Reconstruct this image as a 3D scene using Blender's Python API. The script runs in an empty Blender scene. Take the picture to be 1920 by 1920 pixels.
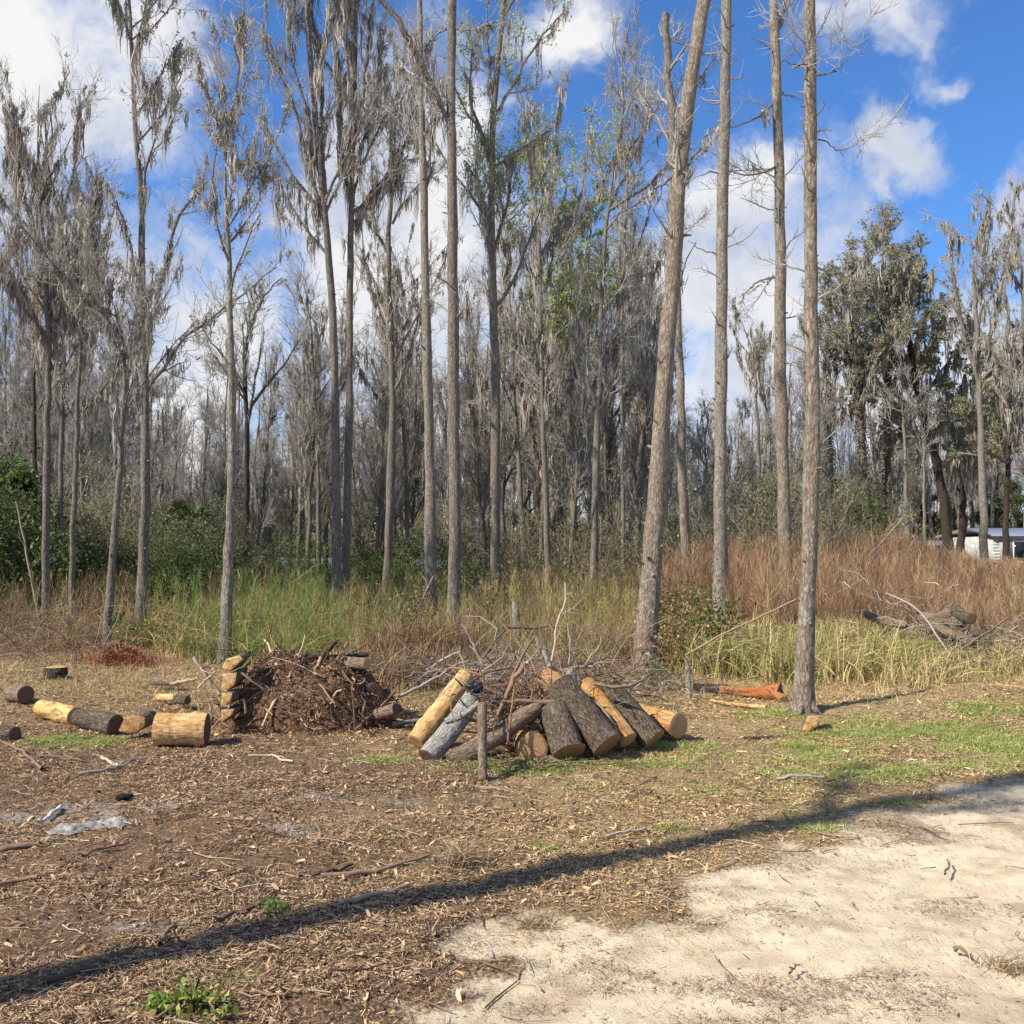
import bpy, math
import numpy as np
from mathutils import Vector

# ------------------------------------------------------------------ camera, sky, sun
F, CX, CY, EYE, HZ = 1775.0, 960.0, 960.0, 1.6, 1035.0      # focal etc. in photo pixels
PITCH = math.atan((HZ - CY) / F)
sc = bpy.context.scene
cam = bpy.data.objects.new("camera", bpy.data.cameras.new("camera"))
sc.collection.objects.link(cam)
cam.location = (0, 0, EYE)
cam.rotation_euler = (math.radians(90) + PITCH, 0, 0)
cam.data.sensor_width = 36
cam.data.lens = 36 * F / 1920
cam.data.clip_start = 0.05
cam.data.clip_end = 2000
sc.camera = cam
sc.view_settings.view_transform = 'Standard'
sc.view_settings.look = 'None'
sc.view_settings.exposure = 0.6
sc.view_settings.gamma = 1.0
sc.cycles.max_bounces = 5
sc.cycles.diffuse_bounces = 3
sc.cycles.transparent_max_bounces = 4

SUN_EL = math.radians(41)
SHDIR = np.array([0.87, 0.493])                 # the way shadows run on the ground
SUN_AZ = math.atan2(-SHDIR[0], -SHDIR[1])

sun = bpy.data.objects.new("sun", bpy.data.lights.new("sun", 'SUN'))
sc.collection.objects.link(sun)
sun.data.energy = 5.0
sun.data.angle = math.radians(0.53)
sun.data.color = (1.0, 0.92, 0.785)
sd = Vector((-SHDIR[0] * math.cos(SUN_EL), -SHDIR[1] * math.cos(SUN_EL), math.sin(SUN_EL)))
sun.rotation_euler = sd.to_track_quat('Z', 'Y').to_euler()


def pray(px, py):
    x, y, z = (px - CX) / F, 1.0, -(py - CY) / F
    c, s = math.cos(PITCH), math.sin(PITCH)
    return np.array([x, y * c - z * s, y * s + z * c])


def P(px, py, Y):
    """point seen at photo pixel px,py standing Y metres off"""
    d = pray(px, py)
    return np.array([0, 0, EYE]) + d * (Y / d[1])


def N(nt, t, **kw):
    n = nt.nodes.new(t)
    for k, v in kw.items():
        if k[0] == 'i' and k[1:].isdigit():
            n.inputs[int(k[1:])].default_value = v
        elif hasattr(n, k):
            setattr(n, k, v)
        else:
            n.inputs[k].default_value = v
    return n


def math_node(nt, op, a, b=None, clamp=False):
    n = nt.nodes.new('ShaderNodeMath')
    n.operation = op
    n.use_clamp = clamp
    for i, v in enumerate((a, b)):
        if v is None:
            continue
        if isinstance(v, (int, float)):
            n.inputs[i].default_value = v
        else:
            nt.links.new(v, n.inputs[i])
    return n.outputs[0]


def mixc(nt, fac, a, b, blend='MIX'):
    n = nt.nodes.new('ShaderNodeMix')
    n.data_type = 'RGBA'
    n.blend_type = blend
    for s, v in ((n.inputs[0], fac), (n.inputs[6], a), (n.inputs[7], b)):
        if isinstance(v, (int, float)):
            s.default_value = v
        elif isinstance(v, tuple):
            s.default_value = (v[0], v[1], v[2], 1)
        else:
            nt.links.new(v, s)
    return n.outputs[2]


def ramp(nt, fac, lo, hi):
    n = nt.nodes.new('ShaderNodeMapRange')
    n.interpolation_type = 'SMOOTHSTEP'
    nt.links.new(fac, n.inputs[0])
    n.inputs[1].default_value = lo
    n.inputs[2].default_value = hi
    return n.outputs[0]


def build_world():
    w = bpy.data.worlds.new("World")
    sc.world = w
    w.use_nodes = True
    nt = w.node_tree
    nt.nodes.clear()
    out = nt.nodes.new('ShaderNodeOutputWorld')
    bg = nt.nodes.new('ShaderNodeBackground')
    bg.inputs[1].default_value = 0.1
    nt.links.new(bg.outputs[0], out.inputs[0])
    sky = nt.nodes.new('ShaderNodeTexSky')
    sky.sky_type = 'NISHITA'
    sky.sun_disc = False
    sky.sun_elevation = SUN_EL
    sky.sun_rotation = SUN_AZ
    sky.air_density = 1.0
    sky.dust_density = 0.25
    sky.ozone_density = 2.2
    skyc = mixc(nt, 1.0, sky.outputs[0], (0.50, 0.85, 1.26), 'MULTIPLY')
    tc = nt.nodes.new('ShaderNodeTexCoord')
    d = tc.outputs['Generated']

    def noise(scale, detail, rough, vec=d):
        n = nt.nodes.new('ShaderNodeTexNoise')
        n.inputs['Scale'].default_value = scale
        n.inputs['Detail'].default_value = detail
        n.inputs['Roughness'].default_value = rough
        nt.links.new(vec, n.inputs['Vector'])
        return n
    warp = noise(7.0, 5, 0.6)
    vm = nt.nodes.new('ShaderNodeVectorMath'); vm.operation = 'SUBTRACT'
    nt.links.new(warp.outputs['Color'], vm.inputs[0]); vm.inputs[1].default_value = (0.5, 0.5, 0.5)
    vs = nt.nodes.new('ShaderNodeVectorMath'); vs.operation = 'SCALE'
    nt.links.new(vm.outputs[0], vs.inputs[0]); vs.inputs['Scale'].default_value = 0.17
    va = nt.nodes.new('ShaderNodeVectorMath'); va.operation = 'ADD'
    nt.links.new(d, va.inputs[0]); nt.links.new(vs.outputs[0], va.inputs[1])
    dw = va.outputs[0]
    # cloud banks: direction, width, height (photo pixels), weight
    blobs = [(60, 80, 210, 160, .9), (210, 200, 150, 130, .85), (10, 380, 170, 230, .75), (310, 80, 90, 90, .8),
             (180, 520, 260, 170, .8), (380, 650, 220, 170, .9), (565, 420, 100, 110, 1), (650, 320, 110, 150, 1), (780, 330, 190, 230, 1),
             (760, 560, 260, 220, 1), (880, 270, 110, 120, 1), (1060, 75, 75, 75, .85), (1000, 60, 80, 60, .6),
             (1360, 400, 150, 130, .8), (1440, 560, 210, 160, .95), (1480, 740, 240, 160, 1), (1240, 520, 130, 130, .85),
             (1250, 330, 80, 90, .5), (1655, 280, 72, 60, .98), (1622, 350, 40, 38, .75), (1645, 25, 110, 70, .75), (1735, 130, 50, 36, .6),
             (1910, 420, 60, 90, .6), (1860, 700, 160, 170, .85), (1700, 800, 200, 120, .8), (850, 830, 320, 130, .95),
             (200, 780, 400, 190, .95), (620, 900, 420, 150, .95), (1000, 950, 300, 130, .9), (1130, 740, 130, 100, .6), (1300, 900, 500, 110, .8), (1100, 520, 90, 110, .6)]
    total = None
    for bx, by, rx, ry, wgt in blobs:
        c = pray(bx, by); ln = np.linalg.norm(c); c = c / ln
        sx, sz = rx / F / ln * 1.28, ry / F / ln * 1.28
        s1 = nt.nodes.new('ShaderNodeVectorMath'); s1.operation = 'SUBTRACT'
        nt.links.new(dw, s1.inputs[0]); s1.inputs[1].default_value = tuple(c)
        s2 = nt.nodes.new('ShaderNodeVectorMath'); s2.operation = 'MULTIPLY'
        nt.links.new(s1.outputs[0], s2.inputs[0]); s2.inputs[1].default_value = (1 / sx, 0.6 / sx, 1 / sz)
        s3 = nt.nodes.new('ShaderNodeVectorMath'); s3.operation = 'LENGTH'
        nt.links.new(s2.outputs[0], s3.inputs[0])
        mr = nt.nodes.new('ShaderNodeMapRange')
        nt.links.new(s3.outputs['Value'], mr.inputs[0])
        mr.inputs[1].default_value = 0.15; mr.inputs[2].default_value = 1.3
        mr.inputs[3].default_value = wgt; mr.inputs[4].default_value = 0
        total = mr.outputs[0] if total is None else math_node(nt, 'MAXIMUM', total, mr.outputs[0])
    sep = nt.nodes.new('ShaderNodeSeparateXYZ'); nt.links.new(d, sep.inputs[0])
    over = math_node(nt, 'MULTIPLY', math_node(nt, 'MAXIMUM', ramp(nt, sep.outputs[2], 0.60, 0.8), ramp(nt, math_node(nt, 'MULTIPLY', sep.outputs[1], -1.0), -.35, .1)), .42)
    total = math_node(nt, 'MAXIMUM', total, over)      # unseen cloud overhead and behind the camera, added to whiten the fill light
    fine = noise(11.0, 9, 0.62, dw)
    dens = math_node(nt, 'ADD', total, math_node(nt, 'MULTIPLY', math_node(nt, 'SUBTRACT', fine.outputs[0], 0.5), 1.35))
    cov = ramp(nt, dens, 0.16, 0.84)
    shade = noise(5.0, 5, 0.55, dw)
    ccol = mixc(nt, ramp(nt, shade.outputs[0], 0.38, 0.64), (4.2, 4.5, 5.1), (6.5, 6.4, 6.2))
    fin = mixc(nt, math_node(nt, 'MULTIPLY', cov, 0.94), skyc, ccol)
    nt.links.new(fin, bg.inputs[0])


build_world()

# ------------------------------------------------------------------ numeric helpers
R = np.random.default_rng(7)


def hash2(ix, iy, seed):
    h = (ix.astype(np.int64) * 374761393 + iy.astype(np.int64) * 668265263 + seed * 1442695041) & 0xFFFFFFFF
    h = ((h ^ (h >> 13)) * 1274126177) & 0xFFFFFFFF
    return ((h ^ (h >> 16)) & 0xFFFFFF) / float(0xFFFFFF)


def vnoise(x, y, seed=0):
    x = np.asarray(x, float); y = np.asarray(y, float)
    ix, iy = np.floor(x), np.floor(y)
    fx, fy = x - ix, y - iy
    fx = fx * fx * (3 - 2 * fx); fy = fy * fy * (3 - 2 * fy)
    a, b = hash2(ix, iy, seed), hash2(ix + 1, iy, seed)
    c, d = hash2(ix, iy + 1, seed), hash2(ix + 1, iy + 1, seed)
    return (a * (1 - fx) + b * fx) * (1 - fy) + (c * (1 - fx) + d * fx) * fy


def fbm(x, y, seed=0, oct=4):
    s, a, t = 0, 1, 0
    for o in range(oct):
        s = s + a * vnoise(np.asarray(x) * 2 ** o, np.asarray(y) * 2 ** o, seed + o * 17)
        t += a; a *= 0.5
    return s / t


def sstep(x, a, b):
    t = np.clip((np.asarray(x, float) - a) / (b - a), 0, 1)
    return t * t * (3 - 2 * t)


def H(x, y):
    """height of the ground"""
    x = np.asarray(x, float); y = np.asarray(y, float)
    h = (fbm(x * 0.5 + 31, y * 0.5, 3, 3) - 0.5) * 0.10 * sstep(y, 0, 4)
    h = h - 1.9 * sstep(y, 24, 44) * (1 - sstep(x - y * 0.18, -1, 6))
    h = h + 0.16 * np.exp(-(((x - 4.9) / 0.9) ** 2 + ((y - 10.0) / 0.35) ** 2))
    h = h + 0.10 * np.exp(-(((x - 4.2) / 2.2) ** 2 + ((y - 9.3) / 0.6) ** 2))
    return h


def gp(px, py):
    """ground point under a photo pixel"""
    d = pray(px, py)
    t = EYE / max(1e-4, -d[2])
    for _ in range(4):
        q = d * t
        t = (EYE - float(H(q[0], q[1]))) / max(1e-4, -d[2])
    q = d * t
    return np.array([q[0], q[1], float(H(q[0], q[1]))])


def depth(py):
    return EYE / -pray(960, py)[2] * pray(960, py)[1]


def nrm(v):
    return v / np.maximum(1e-9, np.linalg.norm(v, axis=-1, keepdims=True))


# ------------------------------------------------------------------ mesh helpers
class Geo:
    def __init__(s):
        s.v, s.q, s.c, s.n = [], [], [], 0

    def add(s, v, q, col=None):
        v = np.asarray(v, float).reshape(-1, 3)
        s.v.append(v); s.q.append(np.asarray(q, np.int64).reshape(-1, 4) + s.n); s.n += len(v)
        if col is None:
            col = np.ones((len(v), 3)) * 0.5
        col = np.asarray(col, float)
        if col.ndim == 1:
            col = np.repeat(col[None], len(v), 0)
        s.c.append(col)
        return s

    def tubes(s, pa, ra, sides=5, col=None, lump=0.0, seed=0):
        pa = np.asarray(pa, float); ra = np.asarray(ra, float)
        if pa.ndim == 2:
            pa, ra = pa[None], ra[None]
        M, K, _ = pa.shape
        t = np.gradient(pa, axis=1); t = nrm(t)
        mean = nrm(pa[:, -1] - pa[:, 0])
        a = np.where(np.abs(mean[:, 2:3]) > 0.7, np.array([[1., 0, 0]]), np.array([[0., 0, 1]]))
        u = nrm(np.cross(t, a[:, None, :])); w = np.cross(t, u)
        th = np.arange(sides) * 2 * np.pi / sides
        rr = ra[:, :, None] * np.ones(sides)
        if lump:
            k = np.arange(K)[None, :, None]
            rr = rr * (1 + lump * (vnoise(np.cos(th) * 1.3 + k * 0.45, np.sin(th) * 1.3 + k * 0.2 + seed, 5) - 0.5) * 2)
        v = pa[:, :, None] + rr[..., None] * (np.cos(th)[:, None] * u[:, :, None] + np.sin(th)[:, None] * w[:, :, None])
        m = (np.arange(M) * K * sides)[:, None, None]
        k = (np.arange(K - 1) * sides)[None, :, None]
        i = np.arange(sides)[None, None, :]; j = (np.arange(sides) + 1)[None, None, :] % sides
        q = np.stack([m + k + i, m + k + j, m + k + sides + j, m + k + sides + i], -1)
        if col is not None:
            col = np.asarray(col)
            if col.ndim == 2:
                col = np.repeat(col, K * sides, 0)
        return s.add(v, q, col)

    def ribbons(s, pa, wa, side=None, col=None, rng=R):
        pa = np.asarray(pa, float)
        M, K, _ = pa.shape
        wa = np.asarray(wa, float)
        if wa.ndim == 1:
            wa = np.repeat(wa[:, None], K, 1)
        if side is None:
            side = nrm(rng.normal(size=(M, 3)) * np.array([1, 1, 0.15]))
        t = nrm(np.gradient(pa, axis=1))
        u = nrm(np.cross(t, side[:, None, :]) + 1e-6)
        v = np.stack([pa - u * wa[..., None] / 2, pa + u * wa[..., None] / 2], 2)
        m = (np.arange(M) * K * 2)[:, None]; k = (np.arange(K - 1) * 2)[None]
        q = np.stack([m + k, m + k + 1, m + k + 3, m + k + 2], -1)
        if col is not None and np.ndim(col) == 2:
            col = np.repeat(col, K * 2, 0)
        return s.add(v, q, col)

    def leaves(s, c, size, rng=R, col=None, flat=0.0, ratio=0.55):
        c = np.asarray(c, float); M = len(c)
        size = np.ones(M) * size
        n = rng.normal(size=(M, 3)); n[:, 2] = n[:, 2] * (1 - flat) + flat * 2.2
        n = nrm(n); a = nrm(np.cross(n, rng.normal(size=(M, 3)))); b = np.cross(n, a)
        a = a * size[:, None] / 2; b = b * size[:, None] / 2 * ratio
        bend = n * size[:, None] * 0.12
        v = np.stack([c - a - bend, c - b + bend, c + a - bend, c + b + bend], 1)
        q = np.arange(M * 4).reshape(-1, 4)
        if col is not None and np.ndim(col) == 2:
            col = np.repeat(col, 4, 0)
        return s.add(v, q, col)

    def box(s, x0, y0, z0, x1, y1, z1, col=None):
        v = [(x, y, z) for z in (z0, z1) for x, y in ((x0, y0), (x1, y0), (x1, y1), (x0, y1))]
        q = [(0, 3, 2, 1), (4, 5, 6, 7), (0, 1, 5, 4), (1, 2, 6, 5), (2, 3, 7, 6), (3, 0, 4, 7)]
        return s.add(v, q, col)


def link(o, parent=None):
    sc.collection.objects.link(o)
    if parent is not None:
        o.parent = parent
    return o


def mk(name, g, mat, base=(0, 0, 0), parent=None, smooth=True):
    """one mesh object; the geometry is in world space, base is its origin"""
    v = np.concatenate(g.v) - np.asarray(base, float); q = np.concatenate(g.q); c = np.concatenate(g.c)
    me = bpy.data.meshes.new(name)
    me.vertices.add(len(v)); me.vertices.foreach_set('co', v.astype(np.float32).ravel())
    me.loops.add(q.size); me.loops.foreach_set('vertex_index', q.astype(np.int32).ravel())
    me.polygons.add(len(q)); me.polygons.foreach_set('loop_start', (np.arange(len(q)) * 4).astype(np.int32))
    if smooth:
        me.polygons.foreach_set('use_smooth', np.ones(len(q), bool))
    me.update(calc_edges=True)
    at = me.color_attributes.new('tint', 'FLOAT_COLOR', 'POINT')
    at.data.foreach_set('color', np.concatenate([c, np.ones((len(c), 1))], 1).astype(np.float32).ravel())
    me.materials.append(mat)
    o = bpy.data.objects.new(name, me)
    link(o, parent)
    if parent is None:
        o.location = tuple(base)
    return o


def tag(o, label=None, cat=None, group=None, kind=None):
    if label: o['label'] = label
    if cat: o['category'] = cat
    if group: o['group'] = group
    if kind: o['kind'] = kind
    return o


def empty(name, loc, label, cat, group=None):
    o = bpy.data.objects.new(name, None)
    link(o); o.location = tuple(loc)
    o.empty_display_size = 0.2
    return tag(o, label, cat, group)


# ------------------------------------------------------------------ materials
def newmat(name):
    m = bpy.data.materials.new(name); m.use_nodes = True
    nt = m.node_tree; nt.nodes.clear()
    out = nt.nodes.new('ShaderNodeOutputMaterial')
    b = nt.nodes.new('ShaderNodeBsdfPrincipled')
    nt.links.new(b.outputs[0], out.inputs[0])
    b.inputs['Roughness'].default_value = 0.9
    b.inputs['Specular IOR Level'].default_value = 0.2
    return m, nt, b, out


def noise_n(nt, scale, detail=4, rough=0.6, stretch=None, coord='Object', dist=0.0):
    if coord == 'grain':                               # lengthwise coordinates kept on each log
        a = nt.nodes.new('ShaderNodeAttribute'); a.attribute_name = 'tint'; v = a.outputs['Vector']
    else:
        tc = nt.nodes.new('ShaderNodeTexCoord'); v = tc.outputs[coord]
    if stretch:
        mp = nt.nodes.new('ShaderNodeMapping'); mp.inputs['Scale'].default_value = stretch
        nt.links.new(v, mp.inputs[0]); v = mp.outputs[0]
    n = nt.nodes.new('ShaderNodeTexNoise')
    n.inputs['Scale'].default_value = scale; n.inputs['Detail'].default_value = detail
    n.inputs['Roughness'].default_value = rough; n.inputs['Distortion'].default_value = dist
    nt.links.new(v, n.inputs['Vector'])
    return n.outputs[0]


def bump(nt, b, h, strength, dist):
    n = nt.nodes.new('ShaderNodeBump')
    n.inputs['Strength'].default_value = strength; n.inputs['Distance'].default_value = dist
    nt.links.new(h, n.inputs['Height']); nt.links.new(n.outputs[0], b.inputs['Normal'])


def bark_mat(name, dark, light, lichen=(0.42, 0.42, 0.38), lich=0.5, scale=1.0, bd=0.012, stretch=(1, 1, 0.22), coord='Object'):
    m, nt, b, out = newmat(name)
    n1 = noise_n(nt, (62 if coord == 'grain' else 42) * scale, 6, 0.72, stretch, coord, dist=0.4)
    n2 = noise_n(nt, 9 * scale, 4, 0.6, (1, 1, 0.6), coord)
    n3 = noise_n(nt, 2.0 * scale, 3, 0.6, None, coord)
    tv = nt.nodes.new('ShaderNodeTexVoronoi'); tv.feature = 'DISTANCE_TO_EDGE'; tv.inputs['Scale'].default_value = 26 * scale
    mpv = nt.nodes.new('ShaderNodeMapping'); mpv.inputs['Scale'].default_value = (1, 1, .4)
    if coord == 'grain':
        tcv = nt.nodes.new('ShaderNodeAttribute'); tcv.attribute_name = 'tint'; nt.links.new(tcv.outputs['Vector'], mpv.inputs[0])
    else:
        tcv = nt.nodes.new('ShaderNodeTexCoord'); nt.links.new(tcv.outputs['Object'], mpv.inputs[0])
    nt.links.new(mpv.outputs[0], tv.inputs['Vector'])
    plate = ramp(nt, math_node(nt, 'ADD', tv.outputs['Distance'], math_node(nt, 'MULTIPLY', math_node(nt, 'SUBTRACT', n1, .5), .3)), 0.0, 0.22)
    c = mixc(nt, math_node(nt, 'MULTIPLY', ramp(nt, n1, 0.34, 0.66), math_node(nt, 'ADD', math_node(nt, 'MULTIPLY', plate, .35 if coord == 'grain' else .5), .65 if coord == 'grain' else .5)), dark, light)
    c = mixc(nt, math_node(nt, 'MULTIPLY', ramp(nt, n2, 0.52, 0.66), math_node(nt, 'MULTIPLY', ramp(nt, n3, 0.35, 0.65), lich)), c, lichen)
    c = mixc(nt, math_node(nt, 'MULTIPLY', ramp(nt, n3, 0.3, 0.7), 0.35), c, (dark[0] * 1.3, dark[1] * 1.2, dark[2] * 1.1))
    nt.links.new(c, b.inputs['Base Color'])
    bump(nt, b, math_node(nt, 'ADD', n1, math_node(nt, 'MULTIPLY', plate, .25 if coord == 'grain' else .45)), 1.0, bd)
    return m


def tint_mat(name, trans=0.0, rough=0.85, spec=0.2, vary=0.0):
    """base colour taken from the mesh's own per-piece colour"""
    m, nt, b, out = newmat(name)
    a = nt.nodes.new('ShaderNodeAttribute'); a.attribute_name = 'tint'
    c = a.outputs['Color']
    if vary:
        n = noise_n(nt, 30, 4, 0.6)
        c = mixc(nt, ramp(nt, n, 0.3, 0.7), c, mixc(nt, 1.0, c, (1 - vary, 1 - vary, 1 - vary), 'MULTIPLY'))
    nt.links.new(c, b.inputs['Base Color'])
    b.inputs['Roughness'].default_value = rough
    b.inputs['Specular IOR Level'].default_value = spec
    if trans:
        t = nt.nodes.new('ShaderNodeBsdfTranslucent'); nt.links.new(c, t.inputs[0])
        mx = nt.nodes.new('ShaderNodeMixShader'); mx.inputs[0].default_value = trans
        nt.links.new(b.outputs[0], mx.inputs[1]); nt.links.new(t.outputs[0], mx.inputs[2])
        nt.links.new(mx.outputs[0], out.inputs[0])
    return m


def wood_mat(name, base, dark, spots=0.5, scale=1.0):
    """barked-off log surface: tan wood with scars, streaks and shreds of inner bark"""
    m, nt, b, out = newmat(name)
    n1 = noise_n(nt, 40 * scale, 5, 0.7, (1, 1, .7), 'grain')
    n2 = noise_n(nt, 7 * scale, 4, 0.65, (1, 1, .35), 'grain')
    n3 = noise_n(nt, 110, 5, 0.7, (1, 1, .10), 'grain')
    n4 = noise_n(nt, 24, 6, 0.75, (1, 1, .3), 'grain', .8)
    c = mixc(nt, ramp(nt, n3, 0.35, 0.65), (base[0] * .66, base[1] * .58, base[2] * .48), base)
    c = mixc(nt, ramp(nt, n2, 0.42, 0.66), c, (base[0] * 0.72, base[1] * 0.55, base[2] * 0.36))
    c = mixc(nt, math_node(nt, 'MULTIPLY', ramp(nt, n4, 0.49, 0.58), spots), c, (dark[0] * 1.5, dark[1] * 1.5, dark[2] * 1.4))
    c = mixc(nt, math_node(nt, 'MULTIPLY', ramp(nt, n1, 0.60, 0.66), spots), c, dark)
    nt.links.new(c, b.inputs['Base Color'])
    b.inputs['Roughness'].default_value = 0.85
    b.inputs['Specular IOR Level'].default_value = 0.1
    vk = nt.nodes.new('ShaderNodeTexVoronoi'); vk.inputs['Scale'].default_value = 15 * scale
    ga = nt.nodes.new('ShaderNodeAttribute'); ga.attribute_name = 'tint'; nt.links.new(ga.outputs['Vector'], vk.inputs['Vector'])
    kn = math_node(nt, 'SUBTRACT', 1.0, ramp(nt, math_node(nt, 'ADD', vk.outputs['Distance'], math_node(nt, 'MULTIPLY', n1, .3)), .24, .33))
    nt.links.new(mixc(nt, math_node(nt, 'MULTIPLY', kn, .85), c, dark), b.inputs['Base Color'])
    bump(nt, b, math_node(nt, 'ADD', math_node(nt, 'MULTIPLY', n3, .5), math_node(nt, 'MULTIPLY', n4, 1.2)), 0.9, 0.012)
    return m


def ring_mat(name, base, dark):
    """sawn end: growth rings round the pith, from the disc's own coordinates kept in the colour layer"""
    m, nt, b, out = newmat(name)
    a = nt.nodes.new('ShaderNodeAttribute'); a.attribute_name = 'tint'
    s = nt.nodes.new('ShaderNodeVectorMath'); s.operation = 'LENGTH'
    nt.links.new(a.outputs['Vector'], s.inputs[0])
    n = noise_n(nt, 22, 4, 0.6)
    r = math_node(nt, 'ADD', math_node(nt, 'MULTIPLY', s.outputs['Value'], 60), math_node(nt, 'MULTIPLY', n, 5))
    ring = math_node(nt, 'ADD', math_node(nt, 'MULTIPLY', math_node(nt, 'SINE', r), 0.5), 0.5)
    c = mixc(nt, math_node(nt, 'MULTIPLY', ring, 0.45), base, dark)
    c = mixc(nt, math_node(nt, 'MULTIPLY', ramp(nt, n, 0.5, 0.75), 0.6), c, (dark[0] * 0.7, dark[1] * 0.7, dark[2] * 0.7))
    nt.links.new(c, b.inputs['Base Color'])
    bump(nt, b, n, 0.6, 0.004)
    return m


MAT = {
    'bark_pale': bark_mat('pale lichened bark', (0.11, 0.095, 0.077), (0.38, 0.335, 0.275), lich=0.6),
    'bark_warm': bark_mat('warm grey brown bark', (0.11, 0.088, 0.066), (0.38, 0.315, 0.24), lich=0.8),
    'bark_grey': bark_mat('grey bark', (0.09, 0.076, 0.062), (0.30, 0.262, 0.215), lich=0.4),
    'bark_dark': bark_mat('dark bark', (0.028, 0.022, 0.018), (0.085, 0.066, 0.05), lich=0.12),
    'limb': bark_mat('limb bark', (0.10, 0.085, 0.07), (0.32, 0.28, 0.235), lich=0.3),
    'twig': tint_mat('twig bark'),
    'moss': tint_mat('hanging moss', trans=0.18),
    'leaf': tint_mat('leaf', trans=0.35, rough=0.6, spec=0.3),
    'grass': tint_mat('grass blade', trans=0.2, rough=0.7),
    'dry': tint_mat('dry stalks', trans=0.1),
    'litter': tint_mat('litter', rough=0.9, vary=0.25),
    'log_bark': bark_mat('furrowed log bark', (0.035, 0.027, 0.019), (0.30, 0.225, 0.155), lichen=(0.40, 0.37, 0.30), lich=0.35, scale=1.3, bd=0.02, stretch=(1, 1, .38), coord='grain'),
    'log_grey': bark_mat('weathered grey log', (0.14, 0.13, 0.115), (0.52, 0.49, 0.43), lich=0.3, scale=1.2, bd=0.012, stretch=(1, 1, .38), coord='grain'),
    'log_brown': bark_mat('brown rotten log', (0.09, 0.06, 0.042), (0.36, 0.27, 0.19), lich=0.3, scale=1.2, bd=0.012, stretch=(1, 1, .38), coord='grain'),
    'wood': wood_mat('debarked tan wood', (0.76, 0.54, 0.25), (0.13, 0.065, 0.03), 0.75),
    'wood_pale': wood_mat('debarked pale wood', (0.74, 0.54, 0.29), (0.20, 0.10, 0.04), 0.8),
    'wood_orange': wood_mat('debarked orange wood', (0.58, 0.38, 0.19), (0.15, 0.07, 0.03), 0.8),
    'wood_red': wood_mat('split red wood', (0.46, 0.21, 0.11), (0.10, 0.04, 0.02), 0.6),
    'ring': ring_mat('sawn end', (0.50, 0.31, 0.16), (0.24, 0.12, 0.045)),
    'ring_mid': ring_mat('shade toned sawn end', (0.34, 0.20, 0.10), (0.15, 0.08, 0.04)),  # bark logs' down-facing ends: their shade is put into this colour
    'ring_dark': ring_mat('weathered and shaded sawn end', (0.16, 0.10, 0.065), (0.05, 0.03, 0.02)),  # weathered ends; also the painted shade on the pale round's right end
}

# ------------------------------------------------------------------ the ground
EDGE = [gp(*p) for p in ((560, 1919), (760, 1800), (1000, 1690), (1200, 1655), (1420, 1590), (1600, 1540), (1760, 1497), (1920, 1462))]
EX = np.array([-60, -3] + [e[0] for e in EDGE] + [9, 60]); EY = np.array([-30, -1] + [e[1] for e in EDGE] + [9.6, 30])


def road_m(x, y):
    n = fbm(x * 1.7, y * 1.7, 40, 4) - 0.5
    n2 = fbm(x * 6, y * 6, 44, 3) - 0.5
    s = (np.interp(x, EX, EY) - y) / 0.75
    k = 1 - .35 * sstep(x, .8, 2.6)
    return sstep(s + .2 + .22 * sstep(x, 1, 3) + (n * 2.2 + n2 * 1.0) * k, -0.15, 1.35)


GP = [(1890, 1395, .75, .45, 1.3), (1760, 1372, .6, .3, .95), (1620, 1372, .5, .25, .9), (1540, 1400, .35, .2, .8), (1880, 1330, .8, .3, .8),
      (1022, 1592, .15, .09, 1.2), (1265, 1553, .17, .1, .9), (1480, 1452, .22, .14, .9), (1545, 1550, .2, .1, .8), (1690, 1505, .14, .08, .8), (130, 1392, .45, .28, .85),
      (1010, 1445, .55, .18, .8), (1180, 1435, .4, .2, .8), (880, 1440, .3, .14, .7), (1100, 1480, .25, .13, .6), (1260, 1400, .3, .15, .5),
      (1440, 1340, .3, .2, .6), (725, 1420, .35, .18, .5), (1640, 1450, .5, .25, .55), (517, 1712, .06, .05, 1.0), (1440, 1420, .6, .35, .45), (1330, 1480, .5, .3, .4), (1800, 1440, .5, .2, .5)]
GPW = [(gp(a, b), c, d, e) for a, b, c, d, e in GP]


def grass_m(x, y):
    s = 0
    for g, rx, ry, w in GPW:
        s = np.maximum(s, w * np.exp(-(((x - g[0]) / rx) ** 2 + ((y - g[1]) / ry) ** 2)))
    n = fbm(x * 3, y * 3, 60, 4)
    n2 = fbm(x * 11, y * 11, 61, 3)
    return np.clip(sstep(s + (n - 0.5) * 1.5 + (n2 - .5) * .9, 0.35, 0.95), 0, 1) * (1 - 0.85 * road_m(x, y))


def straw_m(x, y):
    """how far the litter is bleached straw rather than dark mulch"""
    n = fbm(x * 0.9, y * 0.9, 71, 4) - 0.5
    return np.clip(sstep(x + 0.25 * (y - 6) + n * 4.0, -1.3, 1.6) * 0.8 + sstep(y, 8.2, 9.6) * 0.5, 0, 1)


ASH = [(gp(190, 1520), .75, .28), (gp(640, 1556), .42, .1), (gp(300, 1738), .3, .08), (gp(440, 1715), .25, .06), (gp(1640, 1300), .8, .3), (gp(620, 1500), .6, .1)]


def ash_m(x, y):
    s = 0
    for g, rx, ry in ASH:
        s = np.maximum(s, np.exp(-(((x - g[0]) / rx) ** 2 + ((y - g[1]) / ry) ** 2)))
    return sstep(s + (fbm(x * 6, y * 9, 90, 5) - 0.5) * 1.9, 0.45, 1.1)


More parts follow.
